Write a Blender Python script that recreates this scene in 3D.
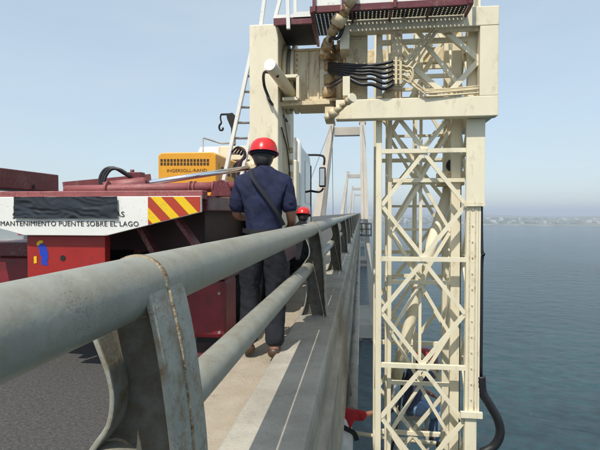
import bpy, bmesh, math, random
from mathutils import Vector, Matrix, noise
R = math.radians
rnd = random.Random(7)
for o in list(bpy.data.objects):
    bpy.data.objects.remove(o)
S = bpy.context.scene
COL = S.collection

# ------------------------------------------------------------------ camera
# world: +Y runs along the bridge, +X to the lake side, z = 0 at eye level
CAMF = 480.0 / 600.0 * 36.0
YAW = math.atan(61 / 480.0)
PITCH = math.atan(12.5 / 480.0)
cd = bpy.data.cameras.new('camera'); cam = bpy.data.objects.new('camera', cd); COL.objects.link(cam)
cd.lens = CAMF; cd.sensor_width = 36; cd.clip_start = 0.05; cd.clip_end = 40000
cam.rotation_euler = (R(90) - PITCH, 0, YAW)
S.camera = cam
S.render.resolution_x = 1024; S.render.resolution_y = 768
CROT = cam.rotation_euler.to_matrix()

def at(px, py, Y):
    """photo pixel (600x450) -> point on the plane at distance Y along the bridge"""
    d = CROT @ Vector(((px - 300) / 480.0, (225 - py) / 480.0, -1))
    return d * (Y / d.y)

# ------------------------------------------------------------------ world, sun
SUN_D = Vector((0.21, 0.62, -1.0)).normalized()      # direction the light travels
W = bpy.data.worlds.new('World'); S.world = W; W.use_nodes = True
nt = W.node_tree; nt.nodes.clear()
out = nt.nodes.new('ShaderNodeOutputWorld'); bg = nt.nodes.new('ShaderNodeBackground')
sky = nt.nodes.new('ShaderNodeTexSky'); sky.sky_type = 'NISHITA'; sky.sun_disc = False
sky.sun_elevation = math.asin(-SUN_D.z); sky.sun_rotation = math.atan2(-SUN_D.x, -SUN_D.y)
sky.air_density = 1.0; sky.dust_density = 1.2; sky.ozone_density = 1.5; sky.altitude = 50
tcw = nt.nodes.new('ShaderNodeTexCoord')
mpw = nt.nodes.new('ShaderNodeMapping'); mpw.inputs['Scale'].default_value = (1.0, 1.0, 4.5)
cl = nt.nodes.new('ShaderNodeTexNoise'); cl.inputs['Scale'].default_value = 1.7; cl.inputs['Detail'].default_value = 6
cl.inputs['Roughness'].default_value = 0.55
cr = nt.nodes.new('ShaderNodeValToRGB'); cr.color_ramp.elements[0].position = 0.25; cr.color_ramp.elements[1].position = 0.8
cr.color_ramp.elements[0].color = (0.5, 0.5, 0.5, 1); cr.color_ramp.elements[1].color = (0.85, 0.85, 0.85, 1)
mxw = nt.nodes.new('ShaderNodeMix'); mxw.data_type = 'RGBA'
mxw.inputs['B'].default_value = (3.4, 4.05, 4.45, 1)
nt.links.new(tcw.outputs['Generated'], mpw.inputs['Vector']); nt.links.new(mpw.outputs[0], cl.inputs['Vector'])
nt.links.new(cl.outputs['Fac'], cr.inputs['Fac']); nt.links.new(cr.outputs['Color'], mxw.inputs['Factor'])
nt.links.new(sky.outputs[0], mxw.inputs['A']); nt.links.new(mxw.outputs['Result'], bg.inputs['Color'])
bg.inputs['Strength'].default_value = 0.15
nt.links.new(bg.outputs[0], out.inputs[0])
sl = bpy.data.lights.new('sun', 'SUN'); so = bpy.data.objects.new('sun', sl); COL.objects.link(so)
sl.energy = 3.5; sl.angle = R(0.53); sl.color = (1.0, 0.95, 0.86)
so.rotation_euler = SUN_D.to_track_quat('-Z', 'Y').to_euler(); so.location = (0, 0, 60)
S.render.engine = 'CYCLES'
S.view_settings.view_transform = 'Standard'; S.view_settings.look = 'None'
S.view_settings.exposure = 0.3; S.view_settings.gamma = 1.0
S.cycles.max_bounces = 6; S.cycles.volume_bounces = 0
S.cycles.transparent_max_bounces = 8

# ------------------------------------------------------------------ materials
def mat(name, col, rough=0.6, metal=0.0, var=0.12, scale=6.0, bump=0.15, bscale=40.0,
        dirt=None, dirt_amt=0.0, dirt_scale=4.0, dirt_edge=0.08, stretch=(1, 1, 1), spec=0.5, speck=None, speck_amt=0.3, speck_scale=120):
    m = bpy.data.materials.new(name); m.use_nodes = True
    n = m.node_tree.nodes; l = m.node_tree.links
    b = n['Principled BSDF']; b.inputs['Roughness'].default_value = rough; b.inputs['Metallic'].default_value = metal
    b.inputs['Specular IOR Level'].default_value = spec
    geo = n.new('ShaderNodeNewGeometry')
    mp = n.new('ShaderNodeMapping'); mp.inputs['Scale'].default_value = stretch
    l.new(geo.outputs['Position'], mp.inputs['Vector'])
    n1 = n.new('ShaderNodeTexNoise'); n1.inputs['Scale'].default_value = scale; n1.inputs['Detail'].default_value = 6
    n1.inputs['Roughness'].default_value = 0.62
    l.new(mp.outputs[0], n1.inputs['Vector'])
    mr = n.new('ShaderNodeMapRange'); mr.inputs['From Min'].default_value = 0.28; mr.inputs['From Max'].default_value = 0.72
    mr.inputs['To Min'].default_value = 1 - var; mr.inputs['To Max'].default_value = 1 + var
    l.new(n1.outputs['Fac'], mr.inputs['Value'])
    mul = n.new('ShaderNodeMix'); mul.data_type = 'RGBA'; mul.blend_type = 'MULTIPLY'; mul.inputs['Factor'].default_value = 1
    mul.inputs['A'].default_value = (*col, 1); l.new(mr.outputs[0], mul.inputs['B'])
    res = mul.outputs['Result']
    if dirt is not None:
        n2 = n.new('ShaderNodeTexNoise'); n2.inputs['Scale'].default_value = dirt_scale; n2.inputs['Detail'].default_value = 9
        n2.inputs['Roughness'].default_value = 0.7
        l.new(mp.outputs[0], n2.inputs['Vector'])
        r2 = n.new('ShaderNodeMapRange'); c = 0.78 - 0.4 * dirt_amt
        r2.inputs['From Min'].default_value = c - dirt_edge; r2.inputs['From Max'].default_value = c + dirt_edge
        l.new(n2.outputs['Fac'], r2.inputs['Value'])
        mx = n.new('ShaderNodeMix'); mx.data_type = 'RGBA'
        l.new(r2.outputs[0], mx.inputs['Factor']); l.new(res, mx.inputs['A']); mx.inputs['B'].default_value = (*dirt, 1)
        res = mx.outputs['Result']
    if speck is not None:
        n4 = n.new('ShaderNodeTexNoise'); n4.inputs['Scale'].default_value = speck_scale; n4.inputs['Detail'].default_value = 3
        l.new(geo.outputs['Position'], n4.inputs['Vector'])
        n5 = n.new('ShaderNodeTexNoise'); n5.inputs['Scale'].default_value = speck_scale * 0.06; n5.inputs['Detail'].default_value = 4
        l.new(geo.outputs['Position'], n5.inputs['Vector'])
        ad = n.new('ShaderNodeMath'); ad.operation = 'MULTIPLY_ADD'; ad.inputs[1].default_value = 0.7; ad.inputs[2].default_value = -0.35
        l.new(n5.outputs['Fac'], ad.inputs[0])
        a2 = n.new('ShaderNodeMath'); a2.operation = 'ADD'; l.new(ad.outputs[0], a2.inputs[0]); l.new(n4.outputs['Fac'], a2.inputs[1])
        r4 = n.new('ShaderNodeMapRange'); t0 = 0.72 - 0.2 * speck_amt
        r4.inputs['From Min'].default_value = t0; r4.inputs['From Max'].default_value = t0 + 0.06; r4.inputs['To Max'].default_value = 0.75
        l.new(a2.outputs[0], r4.inputs['Value'])
        m4 = n.new('ShaderNodeMix'); m4.data_type = 'RGBA'
        l.new(r4.outputs[0], m4.inputs['Factor']); l.new(res, m4.inputs['A']); m4.inputs['B'].default_value = (*speck, 1)
        res = m4.outputs['Result']
    l.new(res, b.inputs['Base Color'])
    if bump:
        n3 = n.new('ShaderNodeTexNoise'); n3.inputs['Scale'].default_value = bscale; n3.inputs['Detail'].default_value = 4
        l.new(geo.outputs['Position'], n3.inputs['Vector'])
        bp = n.new('ShaderNodeBump'); bp.inputs['Strength'].default_value = bump; bp.inputs['Distance'].default_value = 0.01
        l.new(n3.outputs['Fac'], bp.inputs['Height']); l.new(bp.outputs[0], b.inputs['Normal'])
        rr = n.new('ShaderNodeMapRange'); rr.inputs['To Min'].default_value = max(0.05, rough - 0.12); rr.inputs['To Max'].default_value = min(1, rough + 0.12)
        l.new(n1.outputs['Fac'], rr.inputs['Value']); l.new(rr.outputs[0], b.inputs['Roughness'])
    return m

M = {}
M['cream'] = mat('cream_paint', (0.78, 0.705, 0.52), 0.5, var=0.07, scale=3, bump=0.06, dirt=(0.42, 0.32, 0.19), dirt_amt=0.24, dirt_scale=7, dirt_edge=0.13, stretch=(1.3, 1.3, 0.6))
M['creamw'] = mat('cream_paint_worn', (0.68, 0.57, 0.37), 0.6, var=0.16, scale=9, bump=0.15, dirt=(0.26, 0.15, 0.07), dirt_amt=0.42, dirt_scale=9, dirt_edge=0.1, speck=(0.34, 0.22, 0.11), speck_amt=0.3, speck_scale=70)
M['armpaint'] = mat('rust_streaked_cream', (0.72, 0.63, 0.45), 0.55, var=0.1, scale=5, bump=0.08, dirt=(0.33, 0.19, 0.085), dirt_amt=0.42, dirt_scale=9, dirt_edge=0.12, stretch=(2.2, 2.2, 0.35))
M['rusty'] = mat('rusty_cream', (0.50, 0.37, 0.2), 0.75, var=0.25, scale=14, bump=0.4, dirt=(0.2, 0.09, 0.035), dirt_amt=0.6, dirt_scale=14)
M['white'] = mat('white_paint', (0.78, 0.77, 0.72), 0.45, var=0.05, scale=4, bump=0.03, dirt=(0.4, 0.36, 0.28), dirt_amt=0.18, dirt_scale=7, speck=(0.45, 0.38, 0.3), speck_amt=0.2, speck_scale=60)
M['maroon'] = mat('maroon_paint', (0.125, 0.022, 0.028), 0.42, var=0.18, scale=5, bump=0.08, dirt=(0.2, 0.09, 0.08), dirt_amt=0.3, dirt_scale=6, dirt_edge=0.12, speck=(0.23, 0.11, 0.09), speck_amt=0.5, speck_scale=70)
M['maroonl'] = mat('dark_red_paint', (0.21, 0.02, 0.028), 0.42, var=0.2, scale=6, bump=0.08, dirt=(0.09, 0.02, 0.02), dirt_amt=0.4, dirt_scale=7, dirt_edge=0.12, speck=(0.08, 0.03, 0.025), speck_amt=0.5, speck_scale=60)
M['underpaint'] = mat('dark_maroon_underbody', (0.035, 0.010, 0.012), 0.6, var=0.3, scale=6, bump=0.1, dirt=(0.015, 0.012, 0.012), dirt_amt=0.5, dirt_scale=5)  # near-black maroon for the solid box under the truck deck
M['maroonf'] = mat('faded_maroon', (0.27, 0.075, 0.075), 0.55, var=0.2, scale=8, bump=0.1, dirt=(0.3, 0.16, 0.13), dirt_amt=0.4, dirt_scale=10, speck=(0.14, 0.04, 0.04), speck_amt=0.5, speck_scale=80)
M['red'] = mat('red_paint', (0.34, 0.02, 0.016), 0.4, var=0.1, scale=5, bump=0.05, dirt=(0.16, 0.02, 0.015), dirt_amt=0.25, dirt_scale=5, speck=(0.14, 0.03, 0.025), speck_amt=0.4, speck_scale=70)
M['dark'] = mat('black_grime', (0.012, 0.011, 0.011), 0.75, var=0.3, scale=8, bump=0.2, dirt=(0.05, 0.03, 0.02), dirt_amt=0.3)
M['rubber'] = mat('black_rubber', (0.014, 0.014, 0.016), 0.45, var=0.2, scale=20, bump=0.1)
M['tyre'] = mat('tyre_rubber', (0.02, 0.02, 0.02), 0.85, var=0.2, scale=20, bump=0.3)
M['chrome'] = mat('chrome', (0.85, 0.86, 0.88), 0.16, 1.0, var=0.04, scale=12, bump=0.02)
M['steel'] = mat('grey_steel', (0.32, 0.31, 0.29), 0.5, 0.4, var=0.15, bump=0.1)
M['rail'] = mat('rail_paint', (0.275, 0.275, 0.23), 0.46, var=0.14, scale=9, bump=0.10, bscale=80, dirt=(0.21, 0.17, 0.11), dirt_amt=0.30, dirt_scale=11, dirt_edge=0.2, speck=(0.19, 0.155, 0.10), speck_amt=0.36, speck_scale=200)
M['railpost'] = mat('rail_post_paint', (0.30, 0.30, 0.255), 0.55, var=0.2, scale=12, bump=0.12, bscale=70, dirt=(0.19, 0.125, 0.06), dirt_amt=0.5, dirt_scale=16, dirt_edge=0.1, speck=(0.15, 0.10, 0.055), speck_amt=0.42, speck_scale=170)
M['web'] = mat('stained_shaded_post_web', (0.115, 0.112, 0.095), 0.75, var=0.25, scale=14, bump=0.12, bscale=110, dirt=(0.085, 0.06, 0.035), dirt_amt=0.55, dirt_scale=20, dirt_edge=0.12)  # stain, plus shade from rail and flanges put into the dark colour
M['weld'] = mat('rusty_weld', (0.36, 0.30, 0.2), 0.85, var=0.3, scale=30, bump=0.7, bscale=90, dirt=(0.17, 0.08, 0.03), dirt_amt=0.6, dirt_scale=45, dirt_edge=0.08)
M['conc'] = mat('pale_concrete', (0.40, 0.365, 0.30), 0.9, var=0.18, scale=3, bump=0.4, bscale=70, dirt=(0.24, 0.21, 0.17), dirt_amt=0.42, dirt_scale=2.2, dirt_edge=0.2, speck=(0.25, 0.225, 0.18), speck_amt=0.45, speck_scale=110)
M['walk'] = mat('sandy_concrete', (0.38, 0.325, 0.25), 0.95, var=0.16, scale=5, bump=0.5, bscale=90, dirt=(0.32, 0.25, 0.17), dirt_amt=0.45, dirt_scale=3, dirt_edge=0.2, speck=(0.24, 0.19, 0.14), speck_amt=0.4, speck_scale=90)
M['fascia'] = mat('stained_concrete', (0.33, 0.29, 0.22), 0.95, var=0.25, scale=4, bump=0.7, bscale=30, dirt=(0.14, 0.115, 0.08), dirt_amt=0.5, dirt_scale=3, dirt_edge=0.15, stretch=(1, 0.25, 1))
M['asphalt'] = mat('asphalt', (0.065, 0.062, 0.058), 0.92, var=0.5, scale=45, bump=0.8, bscale=160, dirt=(0.17, 0.16, 0.14), dirt_amt=0.42, dirt_scale=70, dirt_edge=0.06)
M['tower'] = mat('tower_concrete', (0.48, 0.42, 0.34), 0.9, var=0.12, scale=0.2, bump=0)
M['pier'] = mat('pier_concrete', (0.38, 0.35, 0.29), 0.95, var=0.15, scale=0.15, bump=0)
M['yellow'] = mat('yellow_paint', (0.72, 0.34, 0.02), 0.4, var=0.07, scale=6, bump=0.03, dirt=(0.35, 0.17, 0.03), dirt_amt=0.2, speck=(0.3, 0.14, 0.03), speck_amt=0.3, speck_scale=50)
M['sticker_y'] = mat('yellow_stripe', (0.80, 0.52, 0.01), 0.35, var=0.05, bump=0, speck=(0.5, 0.33, 0.05), speck_amt=0.2, speck_scale=90)
M['sticker_r'] = mat('red_stripe', (0.42, 0.045, 0.02), 0.35, var=0.05, bump=0, speck=(0.3, 0.06, 0.04), speck_amt=0.2, speck_scale=90)
M['blue'] = mat('blue_print', (0.015, 0.05, 0.42), 0.4, var=0.1, bump=0)
M['ink'] = mat('black_lettering', (0.012, 0.012, 0.014), 0.6, var=0.2, scale=90, bump=0, speck=(0.3, 0.3, 0.28), speck_amt=0.4, speck_scale=150)
M['inkbrown'] = mat('brown_lettering', (0.06, 0.03, 0.008), 0.6, var=0.1, bump=0)
M['tarp'] = mat('dark_plastic_sheet', (0.022, 0.026, 0.032), 0.3, var=0.15, scale=10, bump=0.1, bscale=25)
M['glass'] = mat('dark_glass', (0.03, 0.04, 0.05), 0.08, var=0.05, bump=0)
M['greycar'] = mat('grey_car_paint', (0.32, 0.35, 0.36), 0.35, var=0.06, bump=0)
M['skin'] = mat('skin', (0.30, 0.145, 0.09), 0.55, var=0.1, scale=20, bump=0.08)
M['hair'] = mat('black_hair', (0.008, 0.007, 0.007), 0.5, var=0.2, scale=60, bump=0.5, bscale=200)
M['navy'] = mat('navy_cloth', (0.007, 0.011, 0.042), 0.85, var=0.3, scale=12, bump=0.9, bscale=17)
M['slate'] = mat('slate_blue_cloth', (0.05, 0.06, 0.12), 0.85, var=0.3, scale=12, bump=0.8, bscale=17)
M['jean'] = mat('dark_denim', (0.0065, 0.0075, 0.011), 0.9, var=0.4, scale=11, bump=1.0, bscale=20)
M['jeanb'] = mat('blue_denim', (0.17, 0.26, 0.42), 0.9, var=0.3, scale=11, bump=0.6, bscale=26)
M['helmet'] = mat('red_helmet', (0.62, 0.02, 0.02), 0.28, var=0.06, bump=0.02)
M['helmetd'] = mat('dark_red_helmet', (0.30, 0.02, 0.025), 0.35, var=0.08, bump=0.02)
M['redcloth'] = mat('red_cloth', (0.38, 0.012, 0.02), 0.85, var=0.15, scale=12, bump=0.4, bscale=22)
M['whitecloth'] = mat('white_cloth', (0.70, 0.72, 0.75), 0.85, var=0.12, scale=12, bump=0.4, bscale=22)
M['shoe'] = mat('brown_shoe_leather', (0.07, 0.035, 0.018), 0.5, var=0.2, bump=0.1)
M['strap'] = mat('black_webbing', (0.012, 0.012, 0.016), 0.8, var=0.2, bump=0.1)
M['shore'] = mat('far_land', (0.14, 0.15, 0.10), 0.95, var=0.45, scale=0.02, bump=0, dirt=(0.35, 0.32, 0.26), dirt_amt=0.45, dirt_scale=0.03)
M['farwhite'] = mat('far_house_wall', (0.5, 0.48, 0.44), 0.9, var=0.1, scale=0.05, bump=0)
M['foliage'] = mat('far_foliage', (0.06, 0.085, 0.035), 0.95, var=0.4, scale=0.06, bump=0)

# ------------------------------------------------------------------ mesh helpers
class MB:
    def __init__(s): s.v = []; s.f = []; s.smooth = set()
    def add(s, vs, fs, smooth=False):
        b = len(s.v); s.v += [Vector(v) for v in vs]
        for f in fs:
            if smooth: s.smooth.add(len(s.f))
            s.f.append([i + b for i in f])
        return s
    def box(s, x0, x1, y0, y1, z0, z1):
        return s.add([(x0, y0, z0), (x1, y0, z0), (x1, y1, z0), (x0, y1, z0), (x0, y0, z1), (x1, y0, z1), (x1, y1, z1), (x0, y1, z1)],
                     [(0, 3, 2, 1), (4, 5, 6, 7), (0, 1, 5, 4), (1, 2, 6, 5), (2, 3, 7, 6), (3, 0, 4, 7)])
    def bar(s, p, q, w, h, up=(0, 1, 0)):
        p = Vector(p); q = Vector(q); d = (q - p).normalized(); u = Vector(up)
        a = d.cross(u)
        if a.length < 1e-4: a = d.cross(Vector((1, 0, 0)))
        a.normalize(); c = a.cross(d).normalized()      # c ~ up
        vs = []
        for e in (p, q):
            for i, j in ((-1, -1), (1, -1), (1, 1), (-1, 1)):
                vs.append(e + a * (i * w / 2) + c * (j * h / 2))
        return s.add(vs, [(0, 1, 2, 3), (7, 6, 5, 4), (0, 4, 5, 1), (1, 5, 6, 2), (2, 6, 7, 3), (3, 7, 4, 0)])
    def tube(s, pts, r, n=12, caps=True, smooth=True):
        pts = [Vector(p) for p in pts]; rs = r if isinstance(r, (list, tuple)) else [r] * len(pts)
        rings = []; a = None
        for i, p in enumerate(pts):
            d = (pts[min(i + 1, len(pts) - 1)] - pts[max(i - 1, 0)]).normalized()
            if a is None:
                a = d.cross(Vector((0, 0, 1)))
                if a.length < 1e-3: a = d.cross(Vector((1, 0, 0)))
            a = (a - d * a.dot(d)).normalized(); c = d.cross(a)
            rings.append([p + (a * math.cos(t) + c * math.sin(t)) * rs[i] for t in [2 * math.pi * k / n for k in range(n)]])
        b = len(s.v)
        for rg in rings: s.v += rg
        for i in range(len(pts) - 1):
            for k in range(n):
                if smooth: s.smooth.add(len(s.f))
                s.f.append([b + i * n + k, b + i * n + (k + 1) % n, b + (i + 1) * n + (k + 1) % n, b + (i + 1) * n + k])
        if caps:
            s.f.append([b + k for k in range(n)][::-1]); s.f.append([b + (len(pts) - 1) * n + k for k in range(n)])
        return s
    def prism(s, poly, axis, a0, a1):
        n = len(poly)
        def P(u, v, a):
            return (a, u, v) if axis == 'x' else ((u, a, v) if axis == 'y' else (u, v, a))
        vs = [P(u, v, a0) for u, v in poly] + [P(u, v, a1) for u, v in poly]
        fs = [list(range(n))[::-1], list(range(n, 2 * n))] + [[i, (i + 1) % n, n + (i + 1) % n, n + i] for i in range(n)]
        return s.add(vs, fs)
    def lathe(s, c, prof, n=24, sx=1.0, sy=1.0):
        c = Vector(c); b = len(s.v)
        for r, z in prof:
            for k in range(n):
                t = 2 * math.pi * k / n
                s.v.append(c + Vector((r * math.cos(t) * sx, r * math.sin(t) * sy, z)))
        for i in range(len(prof) - 1):
            for k in range(n):
                s.smooth.add(len(s.f))
                s.f.append([b + i * n + k, b + i * n + (k + 1) % n, b + (i + 1) * n + (k + 1) % n, b + (i + 1) * n + k])
        return s
    def build(s, name, m, parent=None, bevel=0.0, recalc=True, seg=2):
        bm = bmesh.new()
        lo = Vector((min(v.x for v in s.v), min(v.y for v in s.v), min(v.z for v in s.v)))
        hi = Vector((max(v.x for v in s.v), max(v.y for v in s.v), max(v.z for v in s.v)))
        c = (lo + hi) / 2
        if parent is None: c.z = lo.z
        vs = [bm.verts.new(v - c) for v in s.v]; bm.verts.ensure_lookup_table()
        for i, f in enumerate(s.f):
            try: ff = bm.faces.new([vs[k] for k in f]); ff.smooth = i in s.smooth
            except ValueError: pass
        if recalc: bmesh.ops.recalc_face_normals(bm, faces=bm.faces)
        if bevel:
            es = [e for e in bm.edges if len(e.link_faces) == 2 and e.calc_face_angle(0) > 0.6]
            bmesh.ops.bevel(bm, geom=es, offset=bevel, segments=seg, affect='EDGES', profile=0.5, clamp_overlap=True)
        me = bpy.data.meshes.new(name); bm.to_mesh(me); bm.free()
        me.materials.append(M[m] if isinstance(m, str) else m)
        o = bpy.data.objects.new(name, me); COL.objects.link(o)
        return place(o, c, parent)

WL = {}
def place(o, c, parent):
    c = Vector(c); WL[o.name] = c.copy()
    if parent is not None:
        o.parent = parent; o.location = c - WL[parent.name]
    else: o.location = c
    return o
def tag(o, label=None, cat=None, group=None, kind=None):
    if label: o['label'] = label
    if cat: o['category'] = cat
    if group: o['group'] = group
    if kind: o['kind'] = kind
    return o
def thing(name, loc, label, cat, group=None):
    o = bpy.data.objects.new(name, None); COL.objects.link(o); o.empty_display_size = 0.2
    place(o, loc, None)
    return tag(o, label, cat, group)
def box(name, x0, x1, y0, y1, z0, z1, m, parent=None, bevel=0.0):
    return MB().box(x0, x1, y0, y1, z0, z1).build(name, m, parent, bevel)
def bar(name, p, q, w, h, m, parent=None, up=(0, 1, 0), bevel=0.0):
    return MB().bar(p, q, w, h, up).build(name, m, parent, bevel)
def tube(name, pts, r, m, parent=None, n=12, bevel=0.0):
    return MB().tube(pts, r, n).build(name, m, parent, bevel)
def dup(o, off, parent, name=None):
    c = o.copy(); COL.objects.link(c); c.parent = parent
    if o.parent is not None and parent is not None and parent is not o.parent and o.parent.parent is not None:
        c.location = o.location
    else: c.location = o.location + Vector(off)
    WL[c.name] = WL[o.name] + Vector(off)
    return c
def spline(pts, k=8):
    pts = [Vector(p) for p in pts]; o = []
    for i in range(len(pts) - 1):
        p0 = pts[max(i - 1, 0)]; p1 = pts[i]; p2 = pts[i + 1]; p3 = pts[min(i + 2, len(pts) - 1)]
        for j in range(k):
            t = j / k
            o.append(0.5 * ((2 * p1) + (p2 - p0) * t + (2 * p0 - 5 * p1 + 4 * p2 - p3) * t * t + (3 * p1 - p0 - 3 * p2 + p3) * t ** 3))
    o.append(pts[-1]); return o
def text(name, s, loc, size, m, parent, width=None, thick=0.0015, shear=0.0, space=1.0):
    """flat lettering that faces -Y; loc = left end of the baseline"""
    cu = bpy.data.curves.new(name, 'FONT'); cu.body = s; cu.size = size; cu.extrude = thick / 2; cu.space_character = space; cu.resolution_u = 3
    t = bpy.data.objects.new('tmp', cu); COL.objects.link(t)
    dg = bpy.context.evaluated_depsgraph_get()
    me = bpy.data.meshes.new_from_object(t.evaluated_get(dg)); bpy.data.objects.remove(t); bpy.data.curves.remove(cu)
    xs = [v.co.x for v in me.vertices]; sc = (width / (max(xs) - min(xs))) if width else 1.0; x0 = min(xs)
    for v in me.vertices:
        x, y, z = v.co; v.co = ((x - x0) * sc, -z, y)
    me.materials.clear(); me.materials.append(M[m])
    o = bpy.data.objects.new(name, me); COL.objects.link(o)
    return place(o, loc, parent)

# ------------------------------------------------------------------ setting: lake, shore, road
WZ = -47.0
def water_mat():
    m = bpy.data.materials.new('lake_water'); m.use_nodes = True
    n = m.node_tree.nodes; l = m.node_tree.links; b = n['Principled BSDF']
    b.inputs['Roughness'].default_value = 0.12; b.inputs['IOR'].default_value = 1.33
    geo = n.new('ShaderNodeNewGeometry')
    mp = n.new('ShaderNodeMapping'); mp.inputs['Scale'].default_value = (0.8, 1.0, 1.0); mp.inputs['Rotation'].default_value = (0, 0, R(20))
    l.new(geo.outputs['Position'], mp.inputs['Vector'])
    big = n.new('ShaderNodeTexNoise'); big.inputs['Scale'].default_value = 0.012; big.inputs['Detail'].default_value = 3
    l.new(mp.outputs[0], big.inputs['Vector'])
    mx = n.new('ShaderNodeMix'); mx.data_type = 'RGBA'
    wc = n.new('ShaderNodeTexNoise'); wc.inputs['Scale'].default_value = 0.30; wc.inputs['Detail'].default_value = 6; wc.inputs['Roughness'].default_value = 0.7
    l.new(mp.outputs[0], wc.inputs['Vector'])
    wm = n.new('ShaderNodeMath'); wm.operation = 'MULTIPLY_ADD'; wm.inputs[1].default_value = 0.5
    l.new(big.outputs['Fac'], wm.inputs[0]); l.new(wc.outputs['Fac'], wm.inputs[2])
    wr_ = n.new('ShaderNodeMapRange'); wr_.inputs['From Min'].default_value = 0.60; wr_.inputs['From Max'].default_value = 0.92
    l.new(wm.outputs[0], wr_.inputs['Value']); l.new(wr_.outputs[0], mx.inputs['Factor'])
    mx.inputs['A'].default_value = (0.002, 0.028, 0.038, 1); mx.inputs['B'].default_value = (0.014, 0.084, 0.098, 1)
    wn = n.new('ShaderNodeTexNoise'); wn.inputs['Scale'].default_value = 0.42; wn.inputs['Detail'].default_value = 7; wn.inputs['Roughness'].default_value = 0.68
    l.new(mp.outputs[0], wn.inputs['Vector'])
    wn2 = n.new('ShaderNodeTexNoise'); wn2.inputs['Scale'].default_value = 0.13; wn2.inputs['Detail'].default_value = 2
    l.new(mp.outputs[0], wn2.inputs['Vector'])
    ad = n.new('ShaderNodeMath'); ad.operation = 'MULTIPLY_ADD'; ad.inputs[1].default_value = 2.2
    l.new(wn2.outputs['Fac'], ad.inputs[0]); l.new(wn.outputs['Fac'], ad.inputs[2])
    bp = n.new('ShaderNodeBump'); bp.inputs['Strength'].default_value = 1.0; bp.inputs['Distance'].default_value = 2.2
    l.new(ad.outputs[0], bp.inputs['Height']); l.new(bp.outputs[0], b.inputs['Normal'])
    # small crests of foam
    fn = n.new('ShaderNodeTexNoise'); fn.inputs['Scale'].default_value = 0.35; fn.inputs['Detail'].default_value = 6
    l.new(mp.outputs[0], fn.inputs['Vector'])
    fr = n.new('ShaderNodeMapRange'); fr.inputs['From Min'].default_value = 0.75; fr.inputs['From Max'].default_value = 0.8
    l.new(fn.outputs['Fac'], fr.inputs['Value'])
    m2 = n.new('ShaderNodeMix'); m2.data_type = 'RGBA'; l.new(fr.outputs[0], m2.inputs['Factor'])
    l.new(mx.outputs['Result'], m2.inputs['A']); m2.inputs['B'].default_value = (0.5, 0.55, 0.55, 1)
    l.new(m2.outputs['Result'], b.inputs['Base Color'])
    return m
M['water'] = water_mat()
w = MB(); NW = 64
w.add([(0, 0, WZ)] + [(8500 * math.cos(2 * math.pi * k / NW), 8500 * math.sin(2 * math.pi * k / NW), WZ) for k in range(NW)],
      [(0, 1 + k, 1 + (k + 1) % NW) for k in range(NW)])
tag(w.build('lake', 'water'), kind='structure')

# far shore: low land on the far side of the lake
sh = MB(); cols = []
N = 160
for i in range(N + 1):
    a = R(62 - 150 * i / N)                       # bearing from +Y, positive to the left
    base = 1930 + 90 * math.sin(a * 5 + 1) + 70 * noise.noise((i * 0.25, 3, 0))
    d = Vector((-math.sin(a), math.cos(a), 0))
    row = []
    for j, (dr, hz) in enumerate(((0, -1.5), (25, 3), (120, 7), (350, 13), (800, 20), (2200, 24))):
        hh = hz * (0.7 + 0.6 * (noise.noise((i * 0.11, j * 0.7, 1)) + 0.5)) if hz > 0 else hz
        row.append(d * (base + dr) + Vector((0, 0, WZ + hh)))
    cols.append(row)
vs = [p for r in cols for p in r]; fs = []
for i in range(N):
    for j in range(5): fs.append((i * 6 + j, i * 6 + j + 1, (i + 1) * 6 + j + 1, (i + 1) * 6 + j))
tag(sh.add(vs, fs, True).build('far_shore_terrain', 'shore'), kind='structure')
# trees and low blocks of the far town, read as one mass
tw = MB(); tr = MB()
for i in range(260):
    a = R(40 - 110 * rnd.random()); dd = 1990 + rnd.random() ** 2 * 500
    d = Vector((-math.sin(a), math.cos(a), 0)); p = d * dd
    wz = 3 + rnd.random() ** 2 * 9; hh = 2 + (dd - 1990) * .03 + rnd.random() ** 3 * 9
    tw.box(p.x - wz, p.x + wz, p.y - 6, p.y + 6, WZ - 1, WZ + 7 + hh)
tag(tw.build('far_town', 'farwhite'), 'pale low houses of the hazy town along the far shore', 'town', kind='stuff')
for i in range(3600):
    a = R(40 - 110 * rnd.random()); dd = 1975 + rnd.random() ** 1.3 * 620
    d = Vector((-math.sin(a), math.cos(a), 0)); p = d * dd; r = 3 + rnd.random() ** 2 * 8
    zc = WZ + 1.5 + (dd - 1975) * 0.03 * (0.75 + 0.5 * noise.noise((a * 22, 3, 1))); h = 3 + rnd.random() * 7
    tr.lathe((p.x, p.y, zc), [(r * .7, 0), (r, h * .35), (r * 0.75, h * .75), (r * 0.15, h)], 6, 0.8 + rnd.random() * .8, 1)
tag(tr.build('far_woods', 'foliage'), 'hazy dark belt of trees along the far shore', 'woods', kind='stuff')

KZ = -1.08; FZ = -1.15; RZ = -1.33; YE = 1500.0; Y0 = -7.0
tag(box('road', -15.9, -1.12, Y0, YE, RZ - 0.30, RZ, 'asphalt'), kind='structure')
tag(MB().prism([(-1.115, RZ - 0.3), (-0.66, RZ - 0.3), (-0.66, FZ), (-1.09, FZ), (-1.115, FZ - 0.025)], 'y', Y0, YE).build('pavement', 'walk'), kind='structure')

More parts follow.
